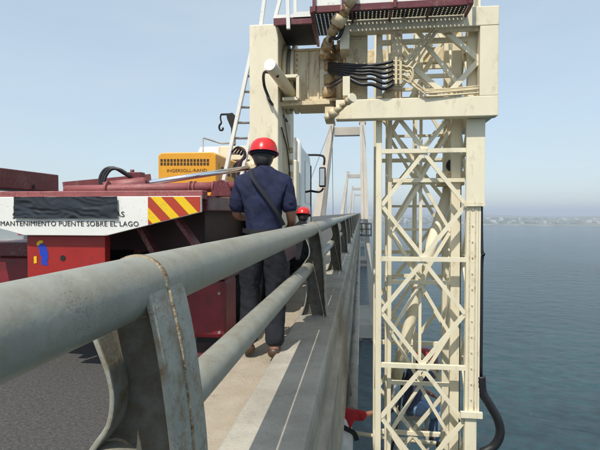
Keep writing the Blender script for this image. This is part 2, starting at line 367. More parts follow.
# ------------------------------------------------------------------ bridge
br = thing('bridge', (-7.4, 0, -4.0), 'long pale concrete bridge deck edge with kerb running to the horizon', 'bridge')
def edge_profile(): return [(-0.66, RZ - 0.31), (-0.66, FZ - 0.02), (-0.255, FZ - 0.02), (-0.245, FZ - 0.03), (-0.243, -1.34), (-0.19, -1.385), (-0.187, -1.90), (-0.165, -1.925), (-0.162, -2.16), (-0.9, -2.2), (-0.9, RZ - 0.31)]
MB().prism(edge_profile(), 'y', Y0, YE).build('edge_beam', 'fascia', br, 0.006)
MB().prism([(-15.9, -1.645), (-0.91, -1.645), (-0.91, -2.3), (-1.4, -2.45), (-15.2, -2.45), (-15.9, -2.2)], 'y', Y0, YE).build('deck_slab', 'fascia', br)
for gx in (-14.0, -11.0, -7.5, -4.2, -2.2):
    box('girder', gx - 0.3, gx + 0.3, Y0, YE, -4.6, -2.46, 'fascia', br)
PS = 3.945; PY = 1.025
k0 = MB().prism([(-0.655, FZ - 0.015), (-0.655, KZ - 0.02), (-0.635, KZ), (-0.27, KZ), (-0.255, KZ - 0.012), (-0.252, FZ - 0.015)], 'y', PY - PS + 0.012 + PS / 2 - 1.9, PY + PS / 2 - 1.9 - 0.0)
kerb = k0.build('kerb_slab', 'conc', br, 0.004)
for k in range(-1, 40):
    if k: dup(kerb, (rnd.uniform(-.003, .003), PS * k, rnd.uniform(-.003, .003)), br)
box('kerb_stone', -0.655, -0.255, PY + PS * 39.6, YE, FZ - 0.015, KZ, 'conc', br)
# utility pipe under the deck edge
up = thing('utility_pipe', (-0.14, 7.1, -3.1), 'pale service pipe hung under the outer edge of the bridge', 'pipe')
tube('pipe', [(-0.14, 7.15, -3.0), (-0.14, 30, -3.0), (-0.14, 900, -3.0)], 0.1, 'conc', up, 14)
for k in range(14):
    bar('hanger', (-0.24, 7.6 + k * 4, -2.16), (-0.14, 7.6 + k * 4, -2.9), 0.03, 0.05, 'steel', up)

# ------------------------------------------------------------------ bridge towers
def tower(Y, label, stays=True):
    t = thing('bridge_tower', (-7.0, Y, WZ), label, 'tower', 'concrete towers of the bridge')
    zt = 35.0
    def leg(xb, xt, side):
        for sgn in (-1, 1):
            m = MB(); wb = 1.45; wt = 0.9
            yb = Y + sgn * 13; yt = Y + sgn * 1.6
            vs = []
            for (x, y, z, w_) in ((xb, yb, -2.5, wb), (xt, yt, zt, wt)):
                vs += [(x - w_, y - 1.1, z), (x + w_, y - 1.1, z), (x + w_, y + 1.1, z), (x - w_, y + 1.1, z)]
            m.add(vs, [(0, 3, 2, 1), (4, 5, 6, 7), (0, 1, 5, 4), (1, 2, 6, 5), (2, 3, 7, 6), (3, 0, 4, 7)]).build('leg', 'tower', t, 0.08)
    leg(-16.6, -11.6, -1); leg(1.4, 0.45, 1)
    box('crossbeam', -10.65, -0.6, Y - 1.7, Y + 1.7, 30.4, 33.6, 'tower', t, 0.06)
    box('saddle', -12.9, -10.3, Y - 2.6, Y + 2.6, 35.0, 36.2, 'tower', t, 0.06)
    box('saddle', -0.9, 1.8, Y - 2.6, Y + 2.6, 35.0, 36.2, 'tower', t, 0.06)
    for xs in (-15.6, 0.75):
        for sgn in (-1, 1):
            bar('stay_cable', (-11.6 if xs < -5 else 0.45, Y + sgn * 1.5, 34.8), (xs, Y + sgn * 78, -1.6), 0.22, 0.3, 'steel', t)
    # pier legs below the deck, splayed, on a pile cap
    for sgn in (-1, 1):
        for xa, xb_ in ((-0.9, -2.6), (1.9, 4.6), (-13.5, -12.2), (-16.5, -19.5)):
            m = MB(); vs = []
            for (x, y, z, w_) in ((xb_, Y + sgn * 15, -40.5, 1.0), (xa, Y + sgn * 5, -2.4, 0.75)):
                vs += [(x - w_, y - 1, z), (x + w_, y - 1, z), (x + w_, y + 1, z), (x - w_, y + 1, z)]
            m.add(vs, [(0, 3, 2, 1), (4, 5, 6, 7), (0, 1, 5, 4), (1, 2, 6, 5), (2, 3, 7, 6), (3, 0, 4, 7)]).build('pier_leg', 'pier', t, 0.05)
    box('pier_head', -16.8, 2.4, Y - 6.5, Y + 6.5, -7.4, -4.7, 'pier', t, 0.05)
    for z in (-19.5,):
        box('pier_tie', -2.7, 4.0, Y - 7.9, Y - 6.4, z, z + 1.2, 'pier', t)
    box('pile_cap', -21, 6.2, Y - 18, Y + 18, WZ + 1.6, -40.4, 'pier', t, 0.1)
    for xx in (-19, -14, -9, -4, 0, 4.4):
        for yy in (-15, -8, 0, 8, 15):
            tube('pile', [(xx, Y + yy, WZ - 0.5), (xx, Y + yy, WZ + 1.7)], 0.7, 'pier', t, 10)
    return t
tower(192, 'nearest tall concrete bridge tower with crossbeam behind the lattice mast')
tower(427, 'second concrete bridge tower framed inside the nearest tower')
tower(662, 'third and smaller concrete bridge tower far along the deck')
tower(897, 'fourth tiny concrete bridge tower farthest along the deck')
# inspection balcony hung on the bridge side
bal = thing('side_balcony', (1.1, 62, -3.0), 'dark railed balcony hung on the bridge side far along the deck', 'balcony')
box('floor', -0.15, 1.35, 61, 64, -3.0, -2.9, 'dark', bal)
for x in (0.1, 0.7, 1.3):
    for y in (61.05, 63.95): box('post', x - .04, x + .04, y - .04, y + .04, -2.9, -1.55, 'dark', bal)
for y in (61.05, 63.95):
    for z in (-2.2, -1.5): box('rail', -0.15, 1.35, y - .035, y + .035, z, z + .08, 'dark', bal)

# ------------------------------------------------------------------ railing
RX = -0.50; UZ = -0.168; LZ = -0.575
ra = thing('bridge_railing', (RX, 0, KZ), 'pale grey tubular bridge railing with two pipes and curved posts', 'railing')
LX = -0.55
def railpipe(name, z, r, RX=RX):
    ys = [-4.0, 0, PY]
    y = PY
    while y < 200: y += PS; ys.append(y)
    ys += [400, 900, 1490]
    return tube(name, [(RX + (0.004 * math.sin(q * 1.7) if q < 100 else 0), q, z + (0.004 * math.sin(q * 2.3) if q < 100 else 0)) for q in ys], r, 'rail', ra, 40)
railpipe('upper_rail', UZ, 0.067); railpipe('lower_rail', LZ, 0.06, LX)
OUT = [(-0.440, -0.135), (-0.420, -0.20), (-0.401, -0.29), (-0.385, -0.40), (-0.370, -0.54), (-0.362, -0.70), (-0.358, -0.84), (-0.350, -0.96), (-0.342, -1.04), (-0.325, KZ)]
INN = [(-.585,-.228),(-.56,-.29),(-.537,-.35),(-.53,-.40),(-.54,-.455),(-.575,-.505),(-.60,-.56),(-.59,-.63),(-.565,-.72),(-.56,-.82),(-.572,-.92),(-.60,-1.02),(-.63,KZ)]
def plate(curve, y0, y1, th, side):
    """bent plate that follows the curve; thickness towards the inside (side)"""
    m = MB(); n = len(curve)
    off = []
    for i, (x, z) in enumerate(curve):
        p = Vector(curve[max(i - 1, 0)]); q = Vector(curve[min(i + 1, n - 1)]); d = (q - p).normalized()
        off.append((x + d.y * th * side, z - d.x * th * side))
    vs = []
    for (a, b) in zip(curve, off):
        vs += [(a[0], y0, a[1]), (a[0], y1, a[1]), (b[0], y1, b[1]), (b[0], y0, b[1])]
    fs = [(0, 1, 2, 3), tuple(4 * (n - 1) + k for k in (3, 2, 1, 0))]
    for i in range(n - 1):
        for k in range(4): fs.append((4 * i + k, 4 * i + (k + 1) % 4, 4 * (i + 1) + (k + 1) % 4, 4 * (i + 1) + k))
    return m.add(vs, fs)
def refine(c, k=3): return [(p.x, p.z) for p in spline([(x, 0, z) for x, z in c], k)]
OUTr = refine(OUT); INNr = refine(INN)
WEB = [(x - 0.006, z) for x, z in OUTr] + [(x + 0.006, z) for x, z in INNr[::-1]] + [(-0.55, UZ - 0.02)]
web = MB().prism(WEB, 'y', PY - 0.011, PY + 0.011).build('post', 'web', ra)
of = plate(OUTr, PY - 0.095, PY + 0.095, 0.014, 1).build('outer_flange', 'railpost', web, 0.004)
inf = plate(INNr, PY - 0.075, PY + 0.075, 0.012, -1).build('inner_flange', 'railpost', web, 0.004)
bpz = box('base_plate', -0.64, -0.315, PY - 0.11, PY + 0.11, KZ - 0.004, KZ + 0.016, 'railpost', web, 0.004)
wl = MB(); wl.tube([(x + 0.0005, PY, z) for x, z in OUTr[2:-1]], 0.0045, 6).build('weld_bead', 'weld', web)
cap = MB().tube([(RX, PY - 0.017, UZ), (RX, PY - 0.008, UZ), (RX, PY + 0.008, UZ), (RX, PY + 0.017, UZ)], [0.0675, 0.0735, 0.0735, 0.0675], 40).build('weld_collar', 'weld', ra)
col0 = MB().tube([(LX, PY - 0.02, LZ), (LX, PY + 0.02, LZ)], 0.0645, 24).build('weld_collar', 'weld', ra)
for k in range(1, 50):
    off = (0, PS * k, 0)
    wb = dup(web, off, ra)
    for ch in (of, inf) + ((bpz,) if k < 14 else ()):
        dup(ch, off, wb)
    if k < 12:
        dup(cap, off, ra); dup(col0, off, ra)

# ------------------------------------------------------------------ inspection truck
TX0, TX1, TY = -3.34, -1.17, 3.42
tk = thing('inspection_truck', (-2.25, 6.5, RZ), 'maroon bridge inspection truck with white lettered rear panel and white cab', 'truck')
def pxpoly(pts, Y): return [(at(x, y, Y).x, at(x, y, Y).z) for x, y in pts]
zt = at(100, 196.5, TY).z; zb = at(60, 235.5, TY).z; zs = at(197, 212, TY).z
xs0 = at(24, 230, TY).x; xs1 = at(106, 230, TY).x
pan = MB().prism([(TX0, zt), (TX0, zs), (xs0, zb), (xs1, zb), (TX1, zs), (TX1, zt)], 'y', TY, TY + 0.03).build('rear_panel', 'white', tk, 0.004)
def on_panel(z0, z1, x): pass
def zlow(x):
    if x > xs1: return zb + (zs - zb) * (x - xs1) / (TX1 - xs1)
    if x < xs0: return zb + (zs - zb) * (xs0 - x) / (xs0 - TX0)
    return zb
# chevron stripes on both ends of the panel
def chevrons(xa, xb, sgn):
    n = 5; wd = (xb - xa); zt_ = zt - 0.004
    box('chevron_board', xa, xb, TY - 0.003, TY - 0.0005, zs if False else zlow(xa if sgn > 0 else xb) + 0.004, zt_, 'sticker_r', pan) if False else None
    # polygon field clipped to the panel outline, red field then yellow stripes
    A, B = (xa, xb) if sgn > 0 else (xb, xa)
    field = [(A, zt_), (B, zt_), (B, zlow(B) + 0.004), (A, zlow(A) + 0.004)]
    MB().prism(field, 'y', TY - 0.0025, TY - 0.0008).build('red_chevron_field', 'sticker_r', pan)
    def clip(poly, f):
        o = []
        for i in range(len(poly)):
            p, q = poly[i], poly[(i + 1) % len(poly)]; a, b = f(p), f(q)
            if a >= 0: o.append(p)
            if a * b < 0:
                t = a / (a - b); o.append((p[0] + (q[0] - p[0]) * t, p[1] + (q[1] - p[1]) * t))
        return o
    H = zt_ - min(zlow(A), zlow(B)); sl_ = 0.95
    for c0 in (-0.155, 0.02, 0.195):
        x_t = A + sgn * c0; wst = 0.082
        # stripe runs from upper left to lower right on the right board, mirrored on the left
        p = [(x_t, zt_), (x_t + sgn * wst, zt_), (x_t + sgn * (wst + H * sl_), zt_ - H), (x_t + sgn * H * sl_, zt_ - H)]
        p = clip(p, lambda q: (q[0] - A) * sgn); p = clip(p, lambda q: (B - q[0]) * sgn) if len(p) > 2 else p
        if len(p) > 2: p = clip(p, lambda q: q[1] - (zlow(A) + (zlow(B) - zlow(A)) * (q[0] - A) / (B - A)) - 0.004)
        if len(p) > 2: MB().prism(p, 'y', TY - 0.005, TY - 0.0027).build('yellow_chevron', 'sticker_y', pan)
xc = at(148, 200, TY).x
chevrons(xc, TX1 - 0.004, 1); chevrons(TX0 + 0.004, TX0 + (TX1 - xc), -1)
p = at(0.5, 226, TY - 0.004); q = at(138.5, 224, TY - 0.004); p.z += 0.008
text('lettering', 'MANTENIMIENTO PUENTE SOBRE EL LAGO', (p.x, TY - 0.003, p.z - 0.006), 0.054, 'ink', pan, width=q.x - p.x, space=1.06)
p = at(12.5, 218.6, TY - 0.004)
text('lettering', 'S', (p.x, TY - 0.003, p.z), 0.06, 'ink', pan)
p = at(115, 216.8, TY - 0.004)
text('lettering', 'AS', (p.x, TY - 0.003, p.z), 0.058, 'ink', pan, width=0.075)
# dark plastic sheet taped over part of the lettering
g = MB(); nx, nz = 70, 18; a = at(15, 197, TY); b = at(118.5, 218.5, TY); vs = []
for j in range(nz + 1):
    for i in range(nx + 1):
        u = i / nx; v = j / nz
        x = a.x + (b.x - a.x) * u + 0.004 * noise.noise((v * 3, 1.3, u)); z = a.z + (b.z - a.z) * v + 0.005 * noise.noise((u * 6, v, 4.2)) * (v if v > .5 else .3)
        t_ = v * 1.5 - u * 1.3 + 0.9 * noise.noise((u * 3, v * 1.4, 5)) + 0.25 * noise.noise((u * 11, v * 5, 1)); d = 0.015 + 0.012 * (1 - abs(noise.noise((t_ * 2.4, u * 0.9, 0.3))) * 2.2) * (0.3 + abs(noise.noise((u * 2.2, v * 1.2, 7)))) + 0.003 * noise.noise((t_ * 7, u * 2, 2))
        vs.append((x, TY - max(d, 0.007), z))
fs = [(j * (nx + 1) + i, j * (nx + 1) + i + 1, (j + 1) * (nx + 1) + i + 1, (j + 1) * (nx + 1) + i) for j in range(nz) for i in range(nx)]
tag(g.add(vs, fs, True).build('plastic_sheet', 'tarp', None), 'creased black plastic sheet taped over the white lettered truck panel', 'plastic sheet')
# frame of the truck
box('rear_beam', TX0, TX1, TY + 0.035, TY + 0.16, zt - 0.02, zt + 0.045, 'maroonf', tk, 0.008)
for x0, x1 in ((TX1 - 0.14, TX1 - 0.002), (TX0 + 0.002, TX0 + 0.14)):
    box('side_beam', x0, x1, TY + 0.17, 9.25, zs + 0.01, zt + 0.012, 'maroon', tk, 0.008)
box('deck_plate', TX0 + 0.15, TX1 - 0.15, TY + 0.17, 9.2, zt - 0.05, zt - 0.01, 'maroon', tk)
for x in (-2.72, -1.86): box('chassis_rail', x, x + 0.1, TY + 0.2, 11.6, -0.62, -0.34, 'dark', tk)
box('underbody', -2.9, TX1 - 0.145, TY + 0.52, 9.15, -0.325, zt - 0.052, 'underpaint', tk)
for y in () : box('cross_member', -3.2, -1.3, y, y + 0.14, -0.33, zs, 'maroon', tk)
# red box under the panel with the blue and yellow emblem
bx0, bx1 = at(27, 250, TY + .06).x, at(105, 250, TY + .06).x
bz0, bz1 = at(60, 290, TY + .06).z, zb - 0.004
rb = box('rear_box', bx0, bx1, TY + 0.06, TY + 0.14, bz0, bz1, 'red', tk, 0.006)
YB = TY + 0.06
def decal(name, pts, m, layer=1):
    MB().prism(pxpoly(pts, YB), 'y', YB - 0.0012 * layer - 0.0008, YB - 0.0012 * layer).build(name, m, rb)
decal('blue_emblem', [(38, 247), (40, 244), (44, 243.5), (46.5, 247), (48, 252), (48.5, 258), (47, 262), (48.5, 265), (43, 265.5), (41, 262), (42, 257), (39.5, 254), (40, 251)], 'blue')
decal('yellow_emblem_cap', [(36.5, 244.5), (37.5, 242), (40, 240.3), (43, 240.5), (43.5, 242.5), (40.5, 243.5), (38.5, 246)], 'sticker_y', 2)
decal('yellow_emblem_bar', [(34, 256.5), (36.8, 256), (37, 263), (34.2, 263.5)], 'sticker_y', 2)
hc = at(63, 258, YB); MB().tube([(hc.x, YB - 0.004, hc.z), (hc.x, YB + 0.001, hc.z)], 0.022, 18).build('socket_hole', 'dark', rb)
# rear outrigger jacks
for xa, xb, zl in ((-1.98, -1.135, -0.58), (-3.40, -2.95, -0.40)):
    jk = box('outrigger_beam', xa, xb, 3.98, 4.46, zl, -0.27, 'maroon', tk, 0.012)
    jl = box('outrigger_leg', xa + 0.06, xb - 0.03, 4.02, 4.42, -1.10, zl - 0.001, 'maroonl', tk, 0.04)
    box('jack_slot', xa + 0.17, xa + 0.30, 4.012, 4.0185, -0.86, -0.66, 'dark', jl)
    for q in (xa + 0.1, xb - 0.08):
        for zq in (-1.04, -0.70): MB().tube([(q, 4.008, zq), (q, 4.021, zq)], 0.014, 6).build('bolt', 'steel', jl)
    box('jack_foot', xa, xb - 0.01, 3.95, 4.48, RZ, RZ + 0.07, 'maroon', tk, 0.02)
    tube('jack_ram', [((xa + xb) / 2, 4.2, RZ + .06), ((xa + xb) / 2, 4.2, -1.09)], 0.07, 'steel', tk)
bar('diagonal_stay', at(176, 216, 3.7), at(200, 250, 3.7), 0.03, 0.12, 'maroon', tk)
bar('gusset', at(140, 226, 3.75), at(160, 262, 3.75), 0.04, 0.09, 'maroon', tk)
# wheels
def wheel(x, y, r=0.5, wd=0.3):
    w_ = MB().tube([(x - wd / 2, y, RZ + r), (x - wd / 2 + 0.04, y, RZ + r), (x + wd / 2 - 0.04, y, RZ + r), (x + wd / 2, y, RZ + r)], [r - 0.06, r, r, r - 0.06], 28).build('wheel', 'tyre', tk)
    MB().tube([(x - wd / 2 - 0.01, y, RZ + r), (x + wd / 2 + 0.01, y, RZ + r)], r * 0.55, 20).build('rim', 'steel', w_)
for y in (5.7, 6.95, 10.9):
    wheel(-1.42, y); wheel(-3.1, y)
box('mud_guard', -1.6, -1.2, 5.1, 7.6, -0.36, -0.3, 'dark', tk)
box('fuel_tank', -1.55, -1.2, 7.8, 8.9, -0.95, -0.4, 'dark', tk, 0.04)
# long maroon box on the left of the deck (lid slopes down to the right)
bn = at(0, 167, 3.60); bfz = at(64, 192, 4.37).z
box('tool_box', TX0 + 0.02, bn.x, 3.45, 4.37, bfz, bn.z - 0.005, 'maroon', tk, 0.008)
MB().tube([(bn.x - 0.005, 4.0, bfz + 0.03), (bn.x + 0.004, 4.0, bfz + 0.03)], 0.02, 12).build('lock_hole', 'dark', tk)
# horizontal maroon pipe across the rear and its clevis
pz = at(150, 188, 3.85)
tube('torsion_pipe', [at(66, 190.5, 3.85), at(110, 189.5, 3.85), at(236, 186.5, 3.85)], 0.042, 'maroonf', tk, 18)
for px_ in (108, 191, 195, 214):
    c = at(px_, 188, 3.85); tube('pipe_flange', [(c.x - 0.007, c.y, c.z), (c.x + 0.007, c.y, c.z)], 0.058, 'maroonf', tk, 18)
c = at(222, 183, 3.85); MB().prism([(c.x - .09, zt + .01), (c.x + .10, zt + .01), (c.x + .06, c.z + .01), (c.x + .0, c.z + .03), (c.x - .05, c.z + .0)], 'y', 3.80, 3.83).build('clevis_plate', 'maroon', tk, 0.004)
MB().prism([(c.x - .09, zt + .01), (c.x + .10, zt + .01), (c.x + .06, c.z + .01), (c.x + .0, c.z + .03), (c.x - .05, c.z + .0)], 'y', 3.90, 3.93).build('clevis_plate', 'maroon', tk, 0.004)
# sloping maroon boom behind
bar('boom_beam', at(64, 187.5, 4.9), at(150, 179, 5.6), 0.08, 0.12, 'maroonf', tk, up=(0, 0, 1))
# luffing ram: maroon barrel, chrome rod, cream eye
A_, B_, C_ = at(104, 189, 4.0), at(146, 183.3, 4.15), at(258, 166.5, 4.95)
rm = tube('ram_barrel', [A_, A_ + (B_ - A_) * 0.93, B_], [0.062, 0.062, 0.05], 'maroonf', tk, 18)
box('ram_valve', B_.x - 0.16, B_.x - 0.03, B_.y - .04, B_.y + .05, B_.z + 0.045, B_.z + 0.10, 'maroon', rm, 0.006)
tube('ram_valve_knob', [(B_.x - 0.13, B_.y, B_.z + .09), (B_.x - 0.13, B_.y, B_.z + .125)], 0.018, 'maroon', rm, 10)
tube('ram_rod', [B_, C_], 0.026, 'chrome', tk, 16)
tube('ram_eye', [C_ + Vector((-.10, -.05, -.02)), C_ + Vector((.03, .04, .03))], 0.065, 'creamw', tk, 14)
tube('ram_eye', [C_ + Vector((.02, -.10, -.04)), C_ + Vector((.02, .09, -.04))], 0.07, 'creamw', tk, 14)
bar('ram_link', at(233, 195, 4.75), at(262, 163, 4.95), 0.09, 0.075, 'maroon', tk)
bar('ram_link', at(244, 196, 4.8), at(258, 172, 4.92), 0.05, 0.05, 'creamw', tk)
for k, dx in enumerate((0, 5, 10)):
    tube('hydraulic_hose', spline([at(101 + dx * .3, 188, 4.02), at(100 + dx * .5, 178, 4.03), at(105 + dx * .6, 169.5, 4.05), at(114 + dx * .6, 168 + k * .8, 4.06), at(124 + dx * .5, 173.5 + k, 4.08), at(131, 178, 4.1)], 5), 0.014, 'rubber', tk, 8)
for k in range(4):
    tube('hydraulic_hose', spline([at(232 + k * 3, 152 + k, 5.15), at(238 + k * 2, 147 + k, 5.1), at(245, 152 + 2 * k, 5.1), at(240 - 2 * k, 166, 5.1), at(236, 184, 5.1)], 5), 0.012, 'maroon' if k == 1 else 'rubber', tk, 8)

# ------------------------------------------------------------------ column of the truck with the swing arm
CY0, CY1 = 5.2, 6.42; CX0, CX1 = -1.222, -0.90
cz1 = at(265, 24, CY0).z
co = box('column', CX0, CX1, CY0, CY1, -0.35, cz1, 'cream', tk, 0.012)
box('column_foot', CX0 - 0.08, CX1 + 0.02, CY0 - 0.1, CY1 + 0.1, -0.6, -0.352, 'maroon', tk, 0.012)
box('cover_plate', CX1 + 0.001, CX1 + 0.006, CY0 + 0.3, CY1 - 0.35, 0.0, 1.1, 'creamw', co)
tube('wire_rope', spline([(CX1 + 0.015, CY0 + 0.12, 0.95), (CX1 + 0.02, CY0 + 0.55, 0.72), (CX1 + 0.02, CY0 + 0.8, 0.2), (CX1 + 0.02, CY0 + 0.7, -0.3)], 6), 0.008, 'rubber', co, 6)
tube('wire_rope', [(CX1 + 0.012, CY0 + 0.25, 1.2), (CX1 + 0.012, CY0 + 0.75, 0.75)], 0.006, 'steel', co, 6)
for z in (0.45, 0.6, 0.75): box('hinge_block', CX1 + 0.001, CX1 + 0.05, CY0 + 0.72, CY0 + 0.82, z, z + 0.06, 'creamw', co, 0.006)
# slewing ring and arm
AY0, AY1 = 5.50, 6.10
az0, az1 = at(310, 100, AY0).z, at(310, 51, AY0).z
for (r, x0, x1, mm) in ((0.40, -0.895, -0.85, 'creamw'), (0.36, -0.85, -0.80, 'steel'), (0.40, -0.80, -0.765, 'cream')):
    tube('slewing_ring', [(x0, (AY0 + AY1) / 2, 1.6), (x1, (AY0 + AY1) / 2, 1.6)], r, mm, tk, 36)
arm = box('swing_arm', -0.765, -0.20, AY0, AY1, az0, az1, 'armpaint', tk, 0.008)
for x in (-0.62, -0.50, -0.335): box('arm_rib', x, x + 0.022, AY0 - 0.022, AY0, az0 - 0.02, az1 + 0.012, 'creamw', arm, 0.003)
box('arm_top_flange', -0.77, -0.19, AY0 - 0.03, AY1 + 0.03, az1 + 0.001, az1 + 0.02, 'creamw', arm)
box('arm_bottom_flange', -0.77, -0.19, AY0 - 0.05, AY1 + 0.03, az0 - 0.025, az0 - 0.001, 'creamw', arm)
for k in range(9):
    for xb_ in (-0.735, -0.29):
        zb_ = az0 + 0.04 + k * (az1 - az0 - 0.08) / 8
        MB().tube([(xb_, AY0 - 0.012, zb_), (xb_, AY0 + 0.001, zb_)], 0.011, 6).build('bolt', 'rusty', arm)
box('inspection_plate', -0.475, -0.36, AY0 - 0.008, AY0 - 0.001, az0 + 0.05, az0 + 0.34, 'cream', arm)
# ram across the arm: big capped barrel pointing at the camera side
P0 = at(270, 65, 4.72); P1 = at(293, 96, 5.46)
rk = tube('swing_ram', [P0, P0 + (P1 - P0) * 0.04, P1], [0.058, 0.062, 0.062], 'cream', tk, 24)
tube('ram_cap', [P0 - (P1 - P0) * 0.012, P0 + (P1 - P0) * 0.002], 0.06, 'white', rk, 24)
f0 = at(283, 77, 5.3); f1 = at(298, 99, 5.3)
for (a0, a1) in (((f0.x, f0.z), (f1.x, f0.z)), ((f1.x, f0.z), (f1.x, f1.z)), ((f0.x, f1.z), (f1.x, f1.z))):
    bar('ram_bracket', (a0[0], 5.38, a0[1]), (a1[0], 5.38, a1[1]), 0.035, 0.22, 'cream', tk, bevel=0.003)
bar('ram_bracket', (CX1, 5.42, f1.z - 0.04), (f1.x + 0.35, 5.42, f1.z - 0.03), 0.045, 0.16, 'creamw', tk)
tube('hydraulic_hose', spline([P0 + Vector((0.06, .12, -.08)), at(265, 72, 4.95), at(264, 84, 5.12), at(268, 96, 5.15), at(272, 104, 5.19), at(287, 121, 5.7)], 6), 0.016, 'rubber', tk, 8)
# small platform on top of the column
z = 2.0
sp = box('top_platform', -0.93, -0.515, 5.1, 5.82, z + 0.02, z + 0.045, 'dark', tk)
bar('platform_rim', (-0.93, 5.1, z + 0.03), (-0.50, 5.1, z + 0.03), 0.07, 0.03, 'maroon', sp)
bar('platform_rim', (-0.515, 5.1, z + 0.03), (-0.515, 5.82, z + 0.03), 0.07, 0.03, 'maroon', sp, up=(1, 0, 0))
box('kick_plate', -0.97, -0.78, 5.5, 5.515, 2.09, 2.27, 'white', sp)
box('kick_plate', -0.72, -0.52, 5.085, 5.1, 2.05, 2.12, 'white', sp)
for (a, b_, Y) in (((261, 25), (266, -12), 5.3), ((275, 19), (283, -12), 5.52), ((288.5, 29), (287.5, -12), 5.07), ((295.5, 25), (295.2, -12), 5.6)):
    bar('guard_post', at(*a, Y), at(*b_, Y), 0.038, 0.038, 'white', sp)
bar('guard_rail', at(255, -12, 5.3), at(300, -12, 5.3), 0.04, 0.04, 'white', sp)

# hinge between arm and mast carriage, rusty
hg = [at(322, 60, 5.45), at(322, 95, 5.45)]
for k, (py, r) in enumerate(((56, 0.075), (66, 0.055), (80, 0.06), (93, 0.075))):
    c = at(329, py, 5.5); tube('hinge_knuckle', [(c.x, c.y, c.z - 0.055), (c.x, c.y, c.z + 0.055)], r, 'rusty', tk, 16)
c0 = at(325, 50, 5.5); c1 = at(325, 103, 5.5)
box('hinge_plate', -0.33, -0.12, 5.42, 5.95, c0.z - 0.02, c0.z + 0.03, 'rusty', tk, 0.006)
box('hinge_plate', -0.33, -0.12, 5.42, 5.95, c1.z, c1.z + 0.03, 'rusty', tk, 0.006)
tube('hinge_pin', [(-0.24, 5.52, c1.z - 0.1), (-0.24, 5.52, c0.z + .1)], 0.04, 'creamw', tk, 16)

# ------------------------------------------------------------------ mast carriage (frame that holds the mast)
FY0, FY1 = 5.15, 6.42
cg = thing('mast_carriage', (0.7, 5.8, 1.0), 'cream steel carriage frame clasping the lattice mast above the railing', 'mast carriage')
fz0 = at(480, 116, FY0).z; fz1 = at(490, 5.5, FY0).z; oz0 = at(470, 96, FY0).z; oz1 = at(470, 26, FY0).z
xL = -0.27; xR = at(499, 60, FY0).x; xo = at(480, 60, FY0).x
box('bottom_beam', xL, xR, FY0, FY0 + 0.14, fz0, oz0, 'cream', cg, 0.008)
box('top_beam', xL + 0.05, xR, FY0 + 0.001, FY0 + 0.14, oz1, fz1, 'cream', cg, 0.008)
box('side_post', xo, xR - 0.003, FY0 + 0.003, FY0 + 0.14, oz0 + 0.001, oz1 - 0.001, 'cream', cg, 0.006)
box('side_beam', xR - 0.16, xR - 0.005, FY0 + 0.142, FY1, fz0 + 0.012, fz0 + 0.26, 'cream', cg, 0.006)
box('side_beam', xR - 0.16, xR - 0.005, FY0 + 0.142, FY1, oz1, fz1 - 0.01, 'cream', cg, 0.006)
box('side_panel', xR - 0.06, xR - 0.02, FY0 + 0.142, FY1 - 0.02, fz0 + 0.262, oz1 - 0.002, 'cream', cg)
box('back_beam', xL + 0.2, xR - 0.162, FY1 - 0.12, FY1 - 0.003, fz0 + 0.24, oz0 + 0.28, 'creamw', cg, 0.006)
box('back_beam', xL + 0.2, xR - 0.162, FY1 - 0.12, FY1 - 0.003, oz1, fz1 - 0.012, 'creamw', cg, 0.006)
box('inner_plate', -0.17, 0.065, 5.30, 5.50, fz0 + 0.10, fz1 - 0.1, 'creamw', cg, 0.006)
pa = at(391, 60, 5.2).x; pb = at(402, 60, 5.2).x
box('front_post', pa, pb, FY0 + 0.02, FY0 + 0.12, oz0 + 0.002, oz1 - 0.002, 'creamw', cg, 0.005)
# diamond brace in the opening
Yb = FY0 + 0.09
for (a, b_) in (((404, 64), (436, 29)), ((442, 29), (481, 62)), ((481, 58), (449, 93)), ((443, 93), (404, 60))):
    Yb += 0.003; bar('diamond_brace', at(*a, Yb), at(*b_, Yb), 0.055, 0.05, 'cream', cg)
box('brace_gusset', at(385, 90, 5.18).x, at(402, 90, 5.18).x, FY0 + 0.008, FY0 + 0.018, at(390, 105, 5.18).z, at(390, 90, 5.18).z, 'rusty', cg)
# rubber hoses and rigid pipes
for k in range(6):
    y0 = 62.5 + k * 1.6; ye = 61 + k * 4.6; sag = (0, 1, 3, 5, 9, 14)[k]
    tube('hydraulic_hose', spline([at(329, y0 + 1, 5.45), at(343, y0 + 2 + k * .6, 5.22), at(360, y0 + 3 + sag * .75, 5.12), at(372, y0 + 2.5 + sag * .8, 5.10), at(384, ye + 2.5 + sag * .15, 5.10), at(393, ye, 5.10)], 6), 0.017 if k < 5 else 0.021, 'rubber', cg, 10)
for k in range(5):
    ye = 61 + k * 4.6
    if k < 3:
        pts = [at(393, ye, 5.10), at(403, ye, 5.10), at(408 + k * 2, ye - 1, 5.11), at(431 + k * 2, 30 + k * 2.2, 5.17), at(440, 29 + k * 1.6, 5.18), at(479, 26.8 + k * 1.7, 5.19)]
    else:
        pts = [at(393, ye, 5.10), at(402, ye, 5.10), at(407, ye + 2, 5.10), at(424, 90 + (k - 3) * 3.5, 5.12), at(430, 93 + (k - 3) * 3.2, 5.13), at(479, 89 + (k - 3) * 4.0, 5.15)]
    tube('rigid_pipe', spline(pts, 4), 0.0105, 'creamw', cg, 8)
for k in range(3):
    pts = [at(404, 66 + k * 5, 5.12), at(412 - k, 68 + k * 4, 5.09), at(413 - k, 78 + k * 2, 5.09), at(409 + k, 82 + k, 5.10), at(426 + k * 2, 89.5 + k * 1.2, 5.13), at(479, 86 + k * 1.6, 5.16)]
    tube('rigid_pipe', spline(pts, 4), 0.008, 'creamw', cg, 8)
